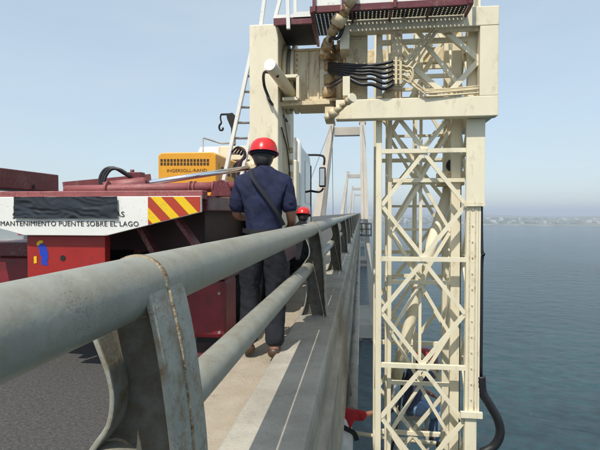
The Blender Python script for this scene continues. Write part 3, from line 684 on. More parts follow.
for px_ in (396, 400.5): 
    c = at(px_, 70, 5.085); box('pipe_clamp', c.x - 0.012, c.x + 0.012, c.y - 0.012, c.y + 0.005, at(px_, 84, 5.085).z, at(px_, 57, 5.085).z, 'creamw', cg)
# brackets and pins by the hinge
box('pivot_bracket', at(340, 30, 5.1).x, at(349.5, 30, 5.1).x, 5.08, 5.4, at(345, 49, 5.08).z, at(345, 26, 5.08).z, 'cream', cg, 0.006)
def pinstack(a, b_, rs, m):
    a = Vector(a); b_ = Vector(b_); n = len(rs)
    for i, r in enumerate(rs):
        tube('actuator_section', [a + (b_ - a) * (i / n), a + (b_ - a) * ((i + 0.97) / n)], r, m if i % 2 else 'creamw', cg, 16)
pinstack(at(354, -6, 4.78), at(331, 34, 5.02), (0.062, 0.058, 0.074, 0.05), 'rusty')
pinstack(at(332, 34, 5.05), at(323, 55, 5.35), (0.045, 0.06, 0.05), 'rusty')
tube('hydraulic_hose', spline([at(344, 12, 5.0), at(343, 28, 5.0), at(338, 38, 5.02), at(331, 38, 5.05), at(330, 42, 5.1)], 6), 0.018, 'rubber', cg, 10)
tube('hydraulic_hose', spline([at(338, 30, 5.1), at(332, 40, 5.15), at(335, 50, 5.2)], 6), 0.013, 'rubber', cg, 8)
pinstack(at(352, 98, 4.95), at(326, 119, 5.1), (0.040, 0.03, 0.036, 0.05, 0.035), 'creamw')
tube('pin_cap', [at(353, 97.4, 4.93), at(351, 98.6, 4.955)], 0.047, 'cream', cg, 18)
for k in range(2): tube('hydraulic_hose', spline([at(330, 88 - k * 4, 5.3), at(337, 84 - k * 4, 5.2), at(343, 79 - k * 4, 5.2), at(347, 74 - k * 2, 5.3)], 5), 0.011, 'rubber', cg, 8)
box('end_lug', at(325, 110, 5.12).x, at(334, 110, 5.12).x, 5.1, 5.3, at(330, 121, 5.12).z, at(330, 107, 5.12).z, 'creamw', cg, 0.005)
box('post_stub', at(343, 90, 5.2).x, at(350, 90, 5.2).x, 5.13, 5.29, at(346, 97, 5.2).z, at(346, 78, 5.2).z, 'cream', cg)
# perforated service platform on the carriage
px0, px1 = at(313, 17, 4.86).x, at(469, 7, 4.9).x; pzz = 2.03
pf = thing('perforated_platform', ((px0 + px1) / 2, 5.0, pzz), 'perforated maroon rimmed service platform on top of the carriage frame', 'platform')
g = MB(); cell = 0.041; hole = 0.0058; ny = 8; nx = int((px1 - px0) / cell)
def perf(x0, nx, y0, ny):
    for i in range(nx):
        for j in range(ny):
            cx = x0 + (i + .5) * cell; cy = y0 + (j + .5) * cell; h = cell / 2
            # square ring of four quads around an octagonal-ish hole
            o_ = [(cx - h, cy - h), (cx + h, cy - h), (cx + h, cy + h), (cx - h, cy + h)]
            q = [(cx - hole, cy - hole), (cx + hole, cy - hole), (cx + hole, cy + hole), (cx - hole, cy + hole)]
            g.add([(x, y, pzz) for x, y in o_] + [(x, y, pzz) for x, y in q], [(k, (k + 1) % 4, 4 + (k + 1) % 4, 4 + k) for k in range(4)])
perf(px0, nx, 4.86, 7)
perf(px0, 8, 4.86 + 7 * cell, 10)
tag(g.build('perforated_floor', 'dark', pf, recalc=False), kind='stuff')
box('platform_rim', px0 - .012, px1 + .012, 4.835, 4.858, pzz - 0.03, pzz + 0.035, 'maroon', pf, 0.003)
box('platform_rim', px0 - .03, px0 - .001, 4.836, 5.57, pzz - 0.03, pzz + 0.035, 'maroon', pf, 0.003)
box('platform_rim', px1 + .001, px1 + .03, 4.836, FY0 - .005, pzz - 0.03, pzz + 0.035, 'maroon', pf, 0.003)
for x in [px0 + (px1 - px0) * t for t in (0.0, 0.19, 0.52, 0.985)]:
    box('guard_post', x, x + 0.03, 4.80, 4.833, pzz - 0.03, pzz + 1.0, 'maroon', pf)
for t0, t1 in ((0.02, 0.18), (0.21, 0.51), (0.54, 0.975)):
    box('kick_plate', px0 + (px1 - px0) * t0, px0 + (px1 - px0) * t1, 4.838, 4.845, pzz + 0.036, pzz + 0.17, 'white', pf)
for x in [px0 + (px1 - px0) * t for t in (0.25, 0.5, 0.75)]:
    box('floor_joist', x, x + 0.02, 4.86, FY0 - 0.003, pzz - 0.035, pzz - 0.003, 'maroon', pf)

# ------------------------------------------------------------------ lattice masts
def lattice(name, label, X0, X1, wl, wr, Y0_, Y1_, z0, z1, znode, step, bw, mt, zback=-99):
    t = thing(name, ((X0 + X1) / 2, (Y0_ + Y1_) / 2, z0), label, 'mast', 'telescoping lattice mast sections')
    for (x, w_) in ((X0, wl), (X1, wr)):
        for y in (Y0_, Y1_):
            box('chord', x - w_ / 2, x + w_ / 2, y - 0.04, y + 0.04, z0, z1, mt, t, 0.006)
    zs_ = []
    z = znode
    while z - step > z0: z -= step
    while z < z1: zs_.append(z); z += step
    xi0, xi1 = X0 + wl / 2, X1 - wr / 2; xm = (xi0 + xi1) / 2
    for fi, y in enumerate((Y0_ - 0.012, Y1_ + 0.012)):
        for z in zs_:
            if fi and z < zback: continue
            bar('strut', (xi0, y, z), (xi1, y, z), bw, bw, mt, t)
            for s in (-1, 1):
                zz = z + s * step / 2
                if zz < z0 + 0.05 or zz > z1 - 0.05: continue
                for xa in (xi0, xi1):
                    yo = y + 0.004 + 0.003 * ((s > 0) * 2 + (xa > xm))
                    bar('brace', (xm, yo, z + s * 0.02), (xa, yo, zz), bw * 0.92, bw * 0.6, mt, t)
    for x in (X0, X1):
        yi0, yi1 = Y0_ + 0.042, Y1_ - 0.042; ym = (yi0 + yi1) / 2
        for z in zs_:
            if z < zback: continue
            bar('strut', (x, yi0, z), (x, yi1, z), bw * .8, bw * .8, mt, t, up=(1, 0, 0))
            for s in (-1, 1):
                zz = z + s * step / 2
                if zz < z0 + 0.05 or zz > z1 - 0.05: continue
                for ya in (yi0, yi1):
                    xo = x + 0.003 * ((s > 0) * 2 + (ya > ym)) - 0.0045
                    bar('brace', (xo, ym, z), (xo, ya, zz), bw * .7, bw * .6, mt, t, up=(1, 0, 0))
    for y in (Y1_ + 0.02,) + ((Y0_ + 0.02,) if zback > -50 else ()):
        box('centre_post', xm - 0.016, xm + 0.016, y, y + 0.03, -1.95, z1 - 0.1, mt, t)
    for z in zs_:
        for dz in (() if z < -1.5 else (0.5,)):
            bar('tie', (xi0, Y1_ - 0.01, z + step * dz), (xi1, Y1_ - 0.01, z + step * dz), 0.03, 0.03, mt, t)
    return t
XA = at(378.5, 250, 5.34).x; XB = at(471.5, 250, 5.34).x
om = lattice('lattice_mast', 'outer cream lattice mast section with heavy right post', XA, XB, 0.064, 0.125, 5.34, 6.26, -4.05, 3.4, at(423, 151, 5.34).z, 1.172, 0.047, 'cream')
XC = at(389.5, 250, 5.52).x; XD = at(455, 250, 5.52).x
im = lattice('inner_lattice_mast', 'narrower inner lattice mast section nested within the outer mast', XC, XD, 0.045, 0.10, 5.53, 6.06, -5.2, 3.2, at(424, 180, 5.53).z, 1.15, 0.040, 'cream', -1.6)
# sleeve at the top of the right post, guide strip and flange seams
zA = at(471, 124, 5.3).z; zB = at(471, 203, 5.3).z
box('post_sleeve', XB - 0.075, XB + 0.115, 5.275, 5.298, zB, fz0 - 0.004, 'cream', om, 0.003)
box('post_sleeve', XB + 0.07, XB + 0.115, 5.300, 5.44, zB, fz0 - 0.004, 'cream', om, 0.003)
box('sleeve_foot', XB - 0.10, XB + 0.12, 5.268, 5.30, zB - 0.035, zB - 0.001, 'cream', om)
for dx in (-0.03, 0.03): box('guide_strip', XB + dx - 0.006, XB + dx + 0.006, 5.292, 5.2995, -2.15, zB - 0.04, 'creamw', om)
box('guide_rail', XB + 0.064, XB + 0.085, 5.30, 5.42, -2.2, zB - 0.036, 'cream', om)
box('post_stop', XB - 0.11, XB + 0.115, 5.268, 5.30, at(471, 418, 5.28).z, at(471, 412, 5.28).z, 'cream', om)
for zz in [0.2 - 0.17 * k for k in range(14)]:
    MB().tube([(XB, 5.289, zz), (XB, 5.2995, zz)], 0.008, 8).build('bolt', 'creamw', om)
# node shelf on the inner section
zn = at(424, 180, 5.53).z
box('node_shelf', XC + 0.03, XD + 0.08, 5.44, 5.50, zn - 0.03, zn + 0.012, 'cream', im)
# slanting tube inside the mast
tube('lift_ram', [at(452, 182, 5.75), at(424, 268, 5.78), at(408, 330, 5.8), at(396, 378, 5.83)], 0.068, 'cream', im, 20)
tube('lift_ram_rod', [at(396, 378, 5.83), at(391, 400, 5.84)], 0.035, 'chrome', im, 14)
box('ram_mount', at(440, 180, 5.6).x, at(464, 180, 5.6).x, 5.56, 5.9, at(450, 186, 5.7).z, at(450, 172, 5.7).z, 'creamw', im, 0.01)
for k in range(4):
    tube('cable_loop', spline([at(459 - k, 160, 5.6), at(455 - k * 2, 158 + k, 5.6), at(451 - k * 1.2, 168, 5.62), at(454 + k * .8, 178 - k, 5.62), at(459, 168 + k * 2, 5.6), at(461 - k, 184, 5.6)], 5), 0.011, 'rubber', im, 8)
bar('energy_chain', (at(460.5, 190, 5.6).x, 5.66, at(460, 186, 5.66).z), (at(460.5, 190, 5.6).x, 5.66, -3.9), 0.035, 0.05, 'rubber', im)
# black supply cable down the right post, then a thick hose loop
ch = thing('supply_hose', (at(482, 300, 5.3).x, 5.3, -2.9), 'thick black supply hose looping out beside the right mast post', 'hose')
tube('cable', spline([at(481.5, 206, 5.33), at(482, 250, 5.33), at(484, 254, 5.30), at(482, 262, 5.33), at(481.5, 320, 5.33), at(481, 377, 5.33)], 4), 0.016, 'rubber', ch, 10)
tube('ribbed_hose', spline([at(481, 376, 5.33), at(482.5, 392, 5.33), at(490, 405, 5.33), at(498, 420, 5.33), at(500, 434, 5.33), at(494, 446, 5.33), at(482, 453, 5.33), at(473, 462, 5.33)], 8), [0.045 + (0.004 if i % 2 else 0) for i in range(57)], 'rubber', ch, 14)
tube('cable', [at(479, 206, 5.36), at(479, 380, 5.36)], 0.012, 'rubber', ch, 8)

# ------------------------------------------------------------------ under bridge platform
ub = thing('under_bridge_platform', (-0.9, 5.8, -5.3), 'pale pipe framed work platform hanging below the deck by the mast', 'work platform')
for y in (5.35, 6.35): 
    box('frame_beam', -3.6, 1.4, y - 0.05, y + 0.05, -4.05, -3.95, 'cream', ub)
box('floor', -3.6, 1.4, 5.41, 6.29, -4.01, -3.98, 'steel', ub)
for x in (-3.5, -2.3, -1.1):
    for y in (5.35, 6.35): tube('guard_post', [(x, y, -3.95), (x, y, -2.95)], 0.022, 'cream', ub, 8)
for y in (5.35, 6.35):
    for z in (-3.5, -2.95): tube('guard_rail', [(-3.5, y, z), (-0.0, y, z)], 0.02, 'cream', ub, 8)
# tie rail that shows beside the left chord and a kneeling shelf inside the mast
tube('guard_rail', [at(350, 432, 6.3), at(380, 437, 6.3), at(436, 443, 6.3)], 0.026, 'cream', ub, 10)
bar('seat_plank', at(396, 414, 6.75), at(428, 414, 6.75), 0.06, 0.3, 'steel', ub)
for px_ in (398, 426): bar('plank_stay', at(px_, 414, 6.75) + Vector((0, 0, -.03)), Vector((at(px_, 414, 6.75).x, 6.25, -3.97)), 0.04, 0.04, 'steel', ub)
for a, b_ in (((398, 405), (432, 446)), ((404, 446), (424, 428))):
    bar('platform_brace', at(*a, 6.9), at(*b_, 6.9), 0.035, 0.035, 'creamw', ub)
tube('tether_rope', spline([at(404, 372, 6.3), at(401, 392, 6.3), at(398, 418, 6.3), at(391, 455, 6.3)], 5), 0.016, 'rubber', ub, 8)
tube('tether_rope', spline([at(401, 380, 6.35), at(400, 400, 6.35), at(385, 424, 6.35), at(388, 455, 6.35)], 5), 0.011, 'rubber', ub, 8)

# ------------------------------------------------------------------ deck machinery: compressor, ladder, cab, crane
cp = thing('air_compressor', (-2.6, 7.6, zt), 'yellow box air compressor with black vent slots on the truck deck', 'compressor')
q0 = at(158, 154, 7.0); q1 = at(216, 154, 7.0)
hh = MB().prism([(q0.x, zt - 0.009), (q1.x, zt - 0.009), (q1.x, q0.z - .02), (q1.x - .06, q0.z + .02), (q0.x + .06, q0.z + .02), (q0.x, q0.z - .02)], 'y', 7.0, 8.4).build('housing', 'yellow', cp, 0.015)
for j in range(2):
    for i in range(15):
        a = at(160.5 + i * 3.3, 159 + j * 3.6, 7.0)
        box('vent_slot', a.x, a.x + 0.036, 6.996, 6.9995, a.z - 0.042, a.z, 'inkbrown', hh)
a = at(167, 171.5, 7.0); b_ = at(207, 171.5, 7.0)
text('lettering', 'INGERSOLL-RAND', (a.x, 6.997, a.z - 0.01), 0.066, 'inkbrown', hh, width=b_.x - a.x)
box('side_door', q1.x, q1.x + 0.006, 7.15, 8.2, zt + 0.1, q0.z - 0.12, 'yellow', hh)
for k in range(3): box('side_vent', q1.x + 0.006, q1.x + 0.01, 7.25 + k * .3, 7.45 + k * .3, q0.z - .3, q0.z - .18, 'inkbrown', hh)
box('base_skid', q0.x + .02, q1.x - .02, 6.9, 6.99, zt - 0.009, zt + 0.12, 'maroonf', cp)
# cream cross structure behind and thin rods
box('rear_cabinet', at(218, 150, 8.6).x, at(262, 150, 8.6).x, 8.6, 9.1, at(230, 160, 8.6).z, at(230, 146, 8.6).z, 'cream', tk, 0.01)
box('cabinet_leg', at(222, 150, 8.65).x, at(226, 150, 8.65).x, 8.65, 8.75, zt, at(230, 160, 8.6).z - .002, 'cream', tk)
box('cabinet_leg', at(256, 150, 8.65).x, at(260, 150, 8.65).x, 8.65, 8.75, zt, at(230, 160, 8.6).z - .002, 'cream', tk)
tube('thin_rod', [at(204, 138, 8.7), at(222, 143.5, 8.7), at(236, 143, 8.75)], 0.018, 'steel', tk, 6)
tube('thin_rod', [at(203, 138, 8.7), at(203, 186, 8.7)], 0.014, 'steel', tk, 6)
# ladder leaning up to the column
ld = thing('ladder', (at(232, 180, 6.2).x, 6.2, zt), 'worn white ladder leaning up behind the cream column', 'ladder')
La, Lb = at(223, 184, 6.6), at(253, 45, 6.6); Ra, Rb = at(240, 184, 6.75), at(270, 45, 6.75)
bar('ladder_rail', La, Lb, 0.045, 0.07, 'white', ld); bar('ladder_rail', Ra, Rb, 0.045, 0.07, 'white', ld)
for k in range(1, 9):
    t = k / 9.0; tube('rung', [La.lerp(Lb, t), Ra.lerp(Rb, t - 0.0)], 0.017, 'steel', ld, 8)
# small crane jib with hook in the distance of the deck
cj = thing('hook_jib', (at(231, 150, 9.0).x, 9.0, at(231, 146, 9.0).z), 'small dark jib with a hanging hook and chain behind the ladder', 'jib')
jb = MB().prism(pxpoly([(226, 114), (232, 112.5), (236, 117), (236, 128), (233, 133), (230, 126), (227, 119)], 9.0), 'y', 9.0, 9.12).build('jib_head', 'dark', cj, 0.006)
box('jib_post', at(231.5, 130, 9.05).x, at(235, 130, 9.05).x, 9.02, 9.09, at(231, 145.8, 9.05).z, at(231, 127, 9.05).z, 'dark', cj)
tube('jib_arm', [at(221, 114.5, 9.05), at(233, 114, 9.05)], 0.02, 'dark', cj, 8)
tube('chain', spline([at(221, 114.5, 9.05), at(220.5, 118, 9.05), at(221.5, 123, 9.05)], 4), 0.016, 'dark', cj, 6)
tube('hook', spline([at(221.5, 123, 9.05), at(219.3, 126, 9.05), at(220, 130, 9.05), at(222.5, 130, 9.05), at(223, 127.5, 9.05)], 4), 0.02, 'dark', cj, 6)
# white cab at the front
cbx1 = -1.20; cb0, cb1 = 9.55, 11.75
ztop = at(303, 147, 9.6).z
cb = MB().prism([(cb0, -0.75), (cb1, -0.75), (cb1, 0.15), (cb1 - 0.25, ztop - 0.15), (cb1 - 0.5, ztop + 0.02), (cb0 + 0.15, ztop + 0.06), (cb0, ztop - 0.08)], 'x', -3.35, cbx1).build('cab', 'white', tk, 0.05)
MB().prism([(cb0 + 0.75, 0.2), (cb1 - 0.32, 0.2), (cb1 - 0.52, ztop - 0.22), (cb0 + 0.75, ztop - 0.2)], 'x', cbx1 + 0.001, cbx1 + 0.008).build('side_window', 'glass', cb)
box('rear_window', -2.9, -1.6, cb0 - 0.008, cb0 - 0.001, 0.35, ztop - 0.25, 'glass', cb)
box('cab_door', cbx1 + 0.001, cbx1 + 0.006, cb0 + 0.7, cb1 - 0.3, -0.6, 0.15, 'white', cb)
box('door_handle', cbx1 + 0.006, cbx1 + 0.03, cb0 + 0.75, cb0 + 0.9, 0.0, 0.03, 'dark', cb)
box('rear_vent', -1.32, -1.24, cb0 - 0.012, cb0 - 0.001, 0.2, 0.95, 'creamw', cb)
box('step', cbx1 + 0.002, cbx1 + 0.06, 10.1, 10.9, -0.95, -0.9, 'steel', cb)
box('door_pillar', cbx1 + 0.002, cbx1 + 0.02, cb1 - 0.34, cb1 - 0.27, -0.4, ztop - 0.2, 'dark', cb)
tube('exhaust_stack', [(cbx1 - 0.12, cb0 - 0.18, -0.3), (cbx1 - 0.12, cb0 - 0.18, at(298, 138, 9.4).z)], 0.06, 'steel', tk, 14)
tube('air_intake', spline([(cbx1 - 0.05, cb0 - 0.06, 0.0), (cbx1 - 0.05, cb0 - 0.06, ztop - .2), (cbx1 - 0.08, cb0 - 0.05, ztop + 0.07), (cbx1 - .25, cb0 - .05, ztop + .1)], 5), 0.085, 'white', tk, 14)
box('side_locker', -1.42, cbx1 - 0.0, 8.95, 9.3, -0.3, at(298, 160, 9.0).z, 'cream', tk, 0.02)
mA = at(307, 155, 11.5); mB = at(323, 156, 11.45); mC = at(323.5, 188, 11.45); mD = at(307, 190, 11.5)
tube('mirror_arm', spline([mA, mB, at(324, 165, 11.45)], 4), 0.026, 'dark', cb, 8)
tube('mirror_arm', spline([mD, at(319, 192, 11.45), mC], 4), 0.026, 'dark', cb, 8)
a = at(319, 167, 11.4); b_ = at(325.5, 187, 11.4)
mh = box('mirror_housing', a.x, b_.x, 11.40, 11.52, b_.z, a.z, 'dark', cb, 0.03)
box('mirror_glass', a.x + 0.02, b_.x - 0.025, 11.392, 11.399, b_.z + 0.04, a.z - 0.04, 'chrome', mh)

# grey pickup parked past the truck, seen below the lettered panel
pk = thing('parked_pickup', (-9.6, 15.0, RZ), 'grey pickup parked past the truck, glimpsed below the lettered panel', 'pickup')
def car(x0, x1, y0):
    MB().prism([(y0, RZ + 0.45), (y0 + 4.9, RZ + 0.45), (y0 + 4.9, RZ + 1.0), (y0 + 3.7, RZ + 1.12), (y0 + 3.0, RZ + 1.72), (y0 + 1.75, RZ + 1.75), (y0 + 1.6, RZ + 1.12), (y0, RZ + 1.1)], 'x', x0, x1).build('body', 'greycar', pk, 0.05)
    MB().prism([(y0 + 1.80, RZ + 1.18), (y0 + 3.4, RZ + 1.18), (y0 + 2.95, RZ + 1.64), (y0 + 1.85, RZ + 1.66)], 'x', x1 + 0.001, x1 + 0.01).build('side_window', 'glass', pk)
    bar('rear_window', ((x0 + x1) / 2, y0 + 1.615, RZ + 1.22), ((x0 + x1) / 2, y0 + 1.735, RZ + 1.66), x1 - x0 - 0.3, 0.012, 'glass', pk, up=(0, 1, 0))
    box('bumper', x0 + .02, x1 - .02, y0 - 0.12, y0 - 0.002, RZ + 0.45, RZ + 0.62, 'steel', pk, 0.02)
    for x in (x0 + 0.04, x1 - 0.16): box('tail_light', x, x + 0.12, y0 - 0.014, y0 - 0.001, RZ + 0.75, RZ + 1.02, 'helmet', pk)
    for y in (y0 + 0.95, y0 + 4.0):
        for x in (x0 + 0.1, x1 - 0.1):
            w_ = MB().tube([(x - .11, y, RZ + .36), (x - .09, y, RZ + .36), (x + .09, y, RZ + .36), (x + .11, y, RZ + .36)], [.32, .36, .36, .32], 22).build('wheel', 'tyre', pk)
            tube('rim', [(x - .115, y, RZ + .36), (x + .115, y, RZ + .36)], 0.2, 'steel', w_, 14)
car(-10.6, -8.8, 11.6)

# ------------------------------------------------------------------ people
def skin_mesh(chains, m, name, sub=2, fold=0.0, fs=9.0, seed=0):
    """chains: list of [ (co, rx, ry) ... ]; the first chain's first vertex is the root; equal coordinates are merged"""
    vs = []; idx = {}; es = []; rs = []
    for c in chains:
        prev = None
        for co, rx, ry in c:
            key = tuple(round(x, 4) for x in co)
            if key not in idx: idx[key] = len(vs); vs.append(co); rs.append((rx, ry))
            i = idx[key]
            if prev is not None and prev != i: es.append((prev, i))
            prev = i
    me = bpy.data.meshes.new('tmp'); me.from_pydata(vs, es, [])
    o = bpy.data.objects.new('tmp', me); COL.objects.link(o)
    sk = o.modifiers.new('s', 'SKIN'); sk.use_smooth_shade = True
    lay = me.skin_vertices[0].data if me.skin_vertices else None
    if lay is None:
        bm = bmesh.new(); bm.from_mesh(me); bm.verts.layers.skin.verify(); bm.to_mesh(me); bm.free(); lay = me.skin_vertices[0].data
    for i, r in enumerate(rs): lay[i].radius = r; lay[i].use_root = (i == 0)
    sb = o.modifiers.new('b', 'SUBSURF'); sb.levels = sub; sb.render_levels = sub
    dg = bpy.context.evaluated_depsgraph_get(); dg.update()
    r = bpy.data.meshes.new_from_object(o.evaluated_get(dg)); bpy.data.objects.remove(o); bpy.data.meshes.remove(me)
    if fold:
        for v in r.vertices:
            p = v.co; k = noise.noise((p.x * fs + seed, p.y * fs, p.z * fs * 0.55)) + 0.5 * noise.noise((p.x * fs * 2.3, p.y * fs * 2.3 + seed, p.z * fs * 1.6))
            a_ = abs(noise.noise((p.x * fs * .9 + p.z * fs * .35, p.y * fs * .9 + seed, p.z * fs * .3))); b_ = abs(noise.noise((p.x * fs * .5 - seed, p.y * fs * .5, p.z * fs * 1.1 + p.x * fs * .7)))
            v.co = p + v.normal * (fold * (0.45 * k + 0.9 * (0.35 - a_) + 0.7 * (0.3 - b_)))
    for p in r.polygons: p.use_smooth = True
    r.materials.clear(); r.materials.append(M[m]); r.name = name
    return r

def hand(wr, d, up, r=1.0):
    """five-fingered hand from wrist along d; returns chains"""
    wr = Vector(wr); d = Vector(d).normalized(); up = Vector(up); s = d.cross(up).normalized(); up = s.cross(d).normalized()
    pm = wr + d * 0.055; ch = [[(tuple(wr), .024, .03), (tuple(pm), .02, .034)]]
    for k, (o_, L) in enumerate(((-0.027, .072), (-.009, .082), (.009, .078), (.026, .06))):
        a = pm + d * 0.035 + s * o_; b = a + d * L * .5 - up * .008; c = a + d * L * .8 - up * .03
        ch.append([(tuple(pm), .02, .034), (tuple(a), .0095, .0095), (tuple(b), .0085, .0085), (tuple(c), .007, .007)])
    a = wr + d * .03 - s * .03; b = a + d * .035 - s * .02 - up * .01; c = b + d * .03 - up * .012
    ch.append([(tuple(wr), .024, .03), (tuple(a), .012, .012), (tuple(b), .010, .010), (tuple(c), .008, .008)])
    return ch

def person(J, loc, rz, label, cats, group=None):
    """J: joints in local space (x right, y forward, z up from the feet)"""
    V = {k: Vector(v) for k, v in J.items()}
    T = lambda k, rx, ry=None: (tuple(V[k]), rx, ry or rx)
    hd = (V['head'] - V['neck']).normalized(); f = Vector(J.get('face', (0, 1, 0))).normalized(); s = f.cross(hd).normalized()
    N_ = V['neck']; H = V['head']
    chains = [[T('pelvis', .10, .08), T('spine', .09, .07), T('chest', .10, .075), T('neck', .052), (tuple(H - hd * .07 + f * .015), .068, .072), (tuple(H + f * .01), .078, .09), (tuple(H + hd * .075), .07, .08), (tuple(H + hd * .115), .035, .04)]]
    chains.append([(tuple(H + f * .01), .078, .09), (tuple(H + f * .085 - hd * .02), .022, .03), (tuple(H + f * .108 - hd * .03), .011, .013)])
    for e in (-1, 1): chains.append([(tuple(H + f * .01), .078, .09), (tuple(H + s * e * .078), .012, .024), (tuple(H + s * e * .092 + hd * .005), .007, .022)])
    for e in ('l', 'r'):
        chains.append([T('chest', .10, .075), T(e + 'sho', .055), T(e + 'elb', .042), T(e + 'wri', .029)])
        chains += hand(V[e + 'wri'], V[e + 'wri'] - V[e + 'elb'], J.get(e + 'up', (0, 0, 1)))
        chains.append([T('pelvis', .10, .08), T(e + 'hip', .08), T(e + 'kne', .058), T(e + 'ank', .04)])
        fd = Vector(J.get(e + 'toe', (0, 1, 0))).normalized()
        a = V[e + 'ank'] + Vector((0, 0, -.045))
        chains.append([T(e + 'ank', .04), (tuple(a), .04, .04), (tuple(a + fd * .1), .035, .03), (tuple(a + fd * .17), .025, .02)])
    me = skin_mesh(chains, 'skin', 'person')
    o = bpy.data.objects.new('person', me); COL.objects.link(o); place(o, loc, None); o.rotation_euler.z = rz
    tag(o, label, 'person', group)
    def child(name, mesh):
        mesh.name = name; c = bpy.data.objects.new(name, mesh); COL.objects.link(c); c.parent = o; return c
    return o, V, T, child, hd, f, s
def helmet(child, V, hd, f, s, m='helmet', band=True):
    g = MB(); H = V['head'] + hd * 0.028 + f * .01
    prof = [(.128, 0.0), (.129, .012), (.127, .03), (.122, .06), (.108, .092), (.082, .118), (.046, .134), (.012, .139)]
    n = 28; vs = []; B = Matrix((s, f, hd)).transposed()
    for r, z in prof:
        for k in range(n):
            t = 2 * math.pi * k / n; sy = 1.16
            rr = r * (1.012 if abs(math.cos(t)) < .12 and z > .05 else 1)      # centre ridge
            vs.append(H + B @ (Vector((rr * math.cos(t) * .97, rr * math.sin(t) * sy, z)) * .9))
    fs = [(i * n + k, i * n + (k + 1) % n, (i + 1) * n + (k + 1) % n, (i + 1) * n + k) for i in range(len(prof) - 1) for k in range(n)] + [tuple(range((len(prof) - 1) * n, len(prof) * n))]
    g.add(vs, fs, True)
    # brim: lip all round and a peak in front
    vs = []
    for r0, z in ((.126, .004), (.143, -.004), (.143, -.009), (.124, -.004)):
        for k in range(n):
            t = 2 * math.pi * k / n; pk_ = max(0, math.sin(t)) ** 3 * (.05 if r0 > .13 else 0)
            vs.append(H + B @ (Vector((r0 * math.cos(t) * .97, (r0 + pk_) * math.sin(t) * 1.16, z - pk_ * .25)) * .9))
    fs = [(i * n + k, i * n + (k + 1) % n, ((i + 1) % 4) * n + (k + 1) % n, ((i + 1) % 4) * n + k) for i in range(4) for k in range(n)]
    g.add(vs, fs, True)
    bm = bmesh.new(); me = bpy.data.meshes.new('helmet')
    me.from_pydata(g.v, [], g.f); bm.from_mesh(me); bmesh.ops.recalc_face_normals(bm, faces=bm.faces)
    for f_ in bm.faces: f_.smooth = True
    bm.to_mesh(me); bm.free(); me.materials.append(M[m]); hm = child('helmet', me)
    # hair on the back of the head
    hr = skin_mesh([[(tuple(V['head'] - hd * .105 - f * .030), .036, .034), (tuple(V['head'] - hd * .075 - f * .034), .066, .058), (tuple(V['head'] - hd * .02 - f * .022), .084, .084), (tuple(V['head'] + hd * .03 - f * .015), .084, .088), (tuple(V['head'] + hd * .06 - f * .012), .08, .086)]], 'hair', 'hair', 3, .003, 40)
    child('hair', hr)
    if band:
        g2 = MB(); ring = [V['head'] + hd * .015 + f * .005 + s * math.cos(t) * .1 + f * math.sin(t) * .115 for t in [2 * math.pi * k / 24 for k in range(25)]]
        for i in range(24): g2.bar(ring[i], ring[i + 1], .006, .028, up=tuple(hd))
        me = bpy.data.meshes.new('headband'); me.from_pydata(g2.v, [], g2.f); me.materials.append(M['navy']); child('headband', me)
def shoes(child, V, J, m='shoe'):
    for e in ('l', 'r'):
        fd = Vector(J.get(e + 'toe', (0, 1, 0))).normalized(); a = V[e + 'ank']
        child('shoe', skin_mesh([[(tuple(a + Vector((0, 0, .02))), .05, .05), (tuple(a + Vector((0, 0, -.035)) - fd * .02), .052, .05), (tuple(a + Vector((0, 0, -.045)) + fd * .1), .05, .038), (tuple(a + Vector((0, 0, -.052)) + fd * .18), .04, .028)]], m, 'shoe'))
def shirt(child, T, m, sleeve=0.75, fold=.012, long=False, seed=1, V=None, hem=.155, cuff=.92, sub=3):
    lo = V['pelvis'] - (V['spine'] - V['pelvis']).normalized() * .07
    ch = [[(tuple(lo), hem, hem * .8), T('pelvis', hem, hem * .8), T('spine', .145, .122), T('chest', .145, .115), T('neck', .072), (tuple(V['neck'].lerp(V['head'], .22)), .066, .066)]]
    for e in ('l', 'r'):
        S_, E_, W_ = V[e + 'sho'], V[e + 'elb'], V[e + 'wri']
        c = [T('chest', .145, .115), T(e + 'sho', .068)]
        c.append((tuple(S_.lerp(E_, .5)), .067, .07)); c.append((tuple(S_.lerp(E_, min(sleeve, 1.0))), .068, .072))
        if long: c.append((tuple(E_.lerp(W_, cuff * .5)), .052, .052)); c.append((tuple(E_.lerp(W_, cuff)), .044, .044))
        ch.append(c)
    return child('shirt', skin_mesh(ch, m, 'shirt', sub, fold, 11, seed))
def trousers(child, T, m, fold=.010, seed=2, V=None, sub=3):
    ch = [[T('pelvis', .145, .115)]]
    ch[0].append((tuple(V['pelvis'] + (V['spine'] - V['pelvis']) * .45), .138, .11))
    for e in ('l', 'r'):
        H_, K_, A_ = V[e + 'hip'], V[e + 'kne'], V[e + 'ank']
        ch.append([T('pelvis', .145, .115), T(e + 'hip', .108), (tuple(H_.lerp(K_, .5)), .098, .1), T(e + 'kne', .082), (tuple(K_.lerp(A_, .5)), .078, .08), (tuple(K_.lerp(A_, .97)), .075, .078)])
    return child('trousers', skin_mesh(ch, m, 'trousers', sub, fold, 11, seed))
def strapband(child, name, pts, w_, th, m):
    g = MB(); pts = spline(pts, 6)
    for i in range(len(pts) - 1): g.bar(pts[i], pts[i + 1] + (pts[i + 1] - pts[i]) * .1, w_, th, up=(0, 1, 0))
    me = bpy.data.meshes.new(name); me.from_pydata(g.v, [], g.f); me.materials.append(M[m]); return child(name, me)

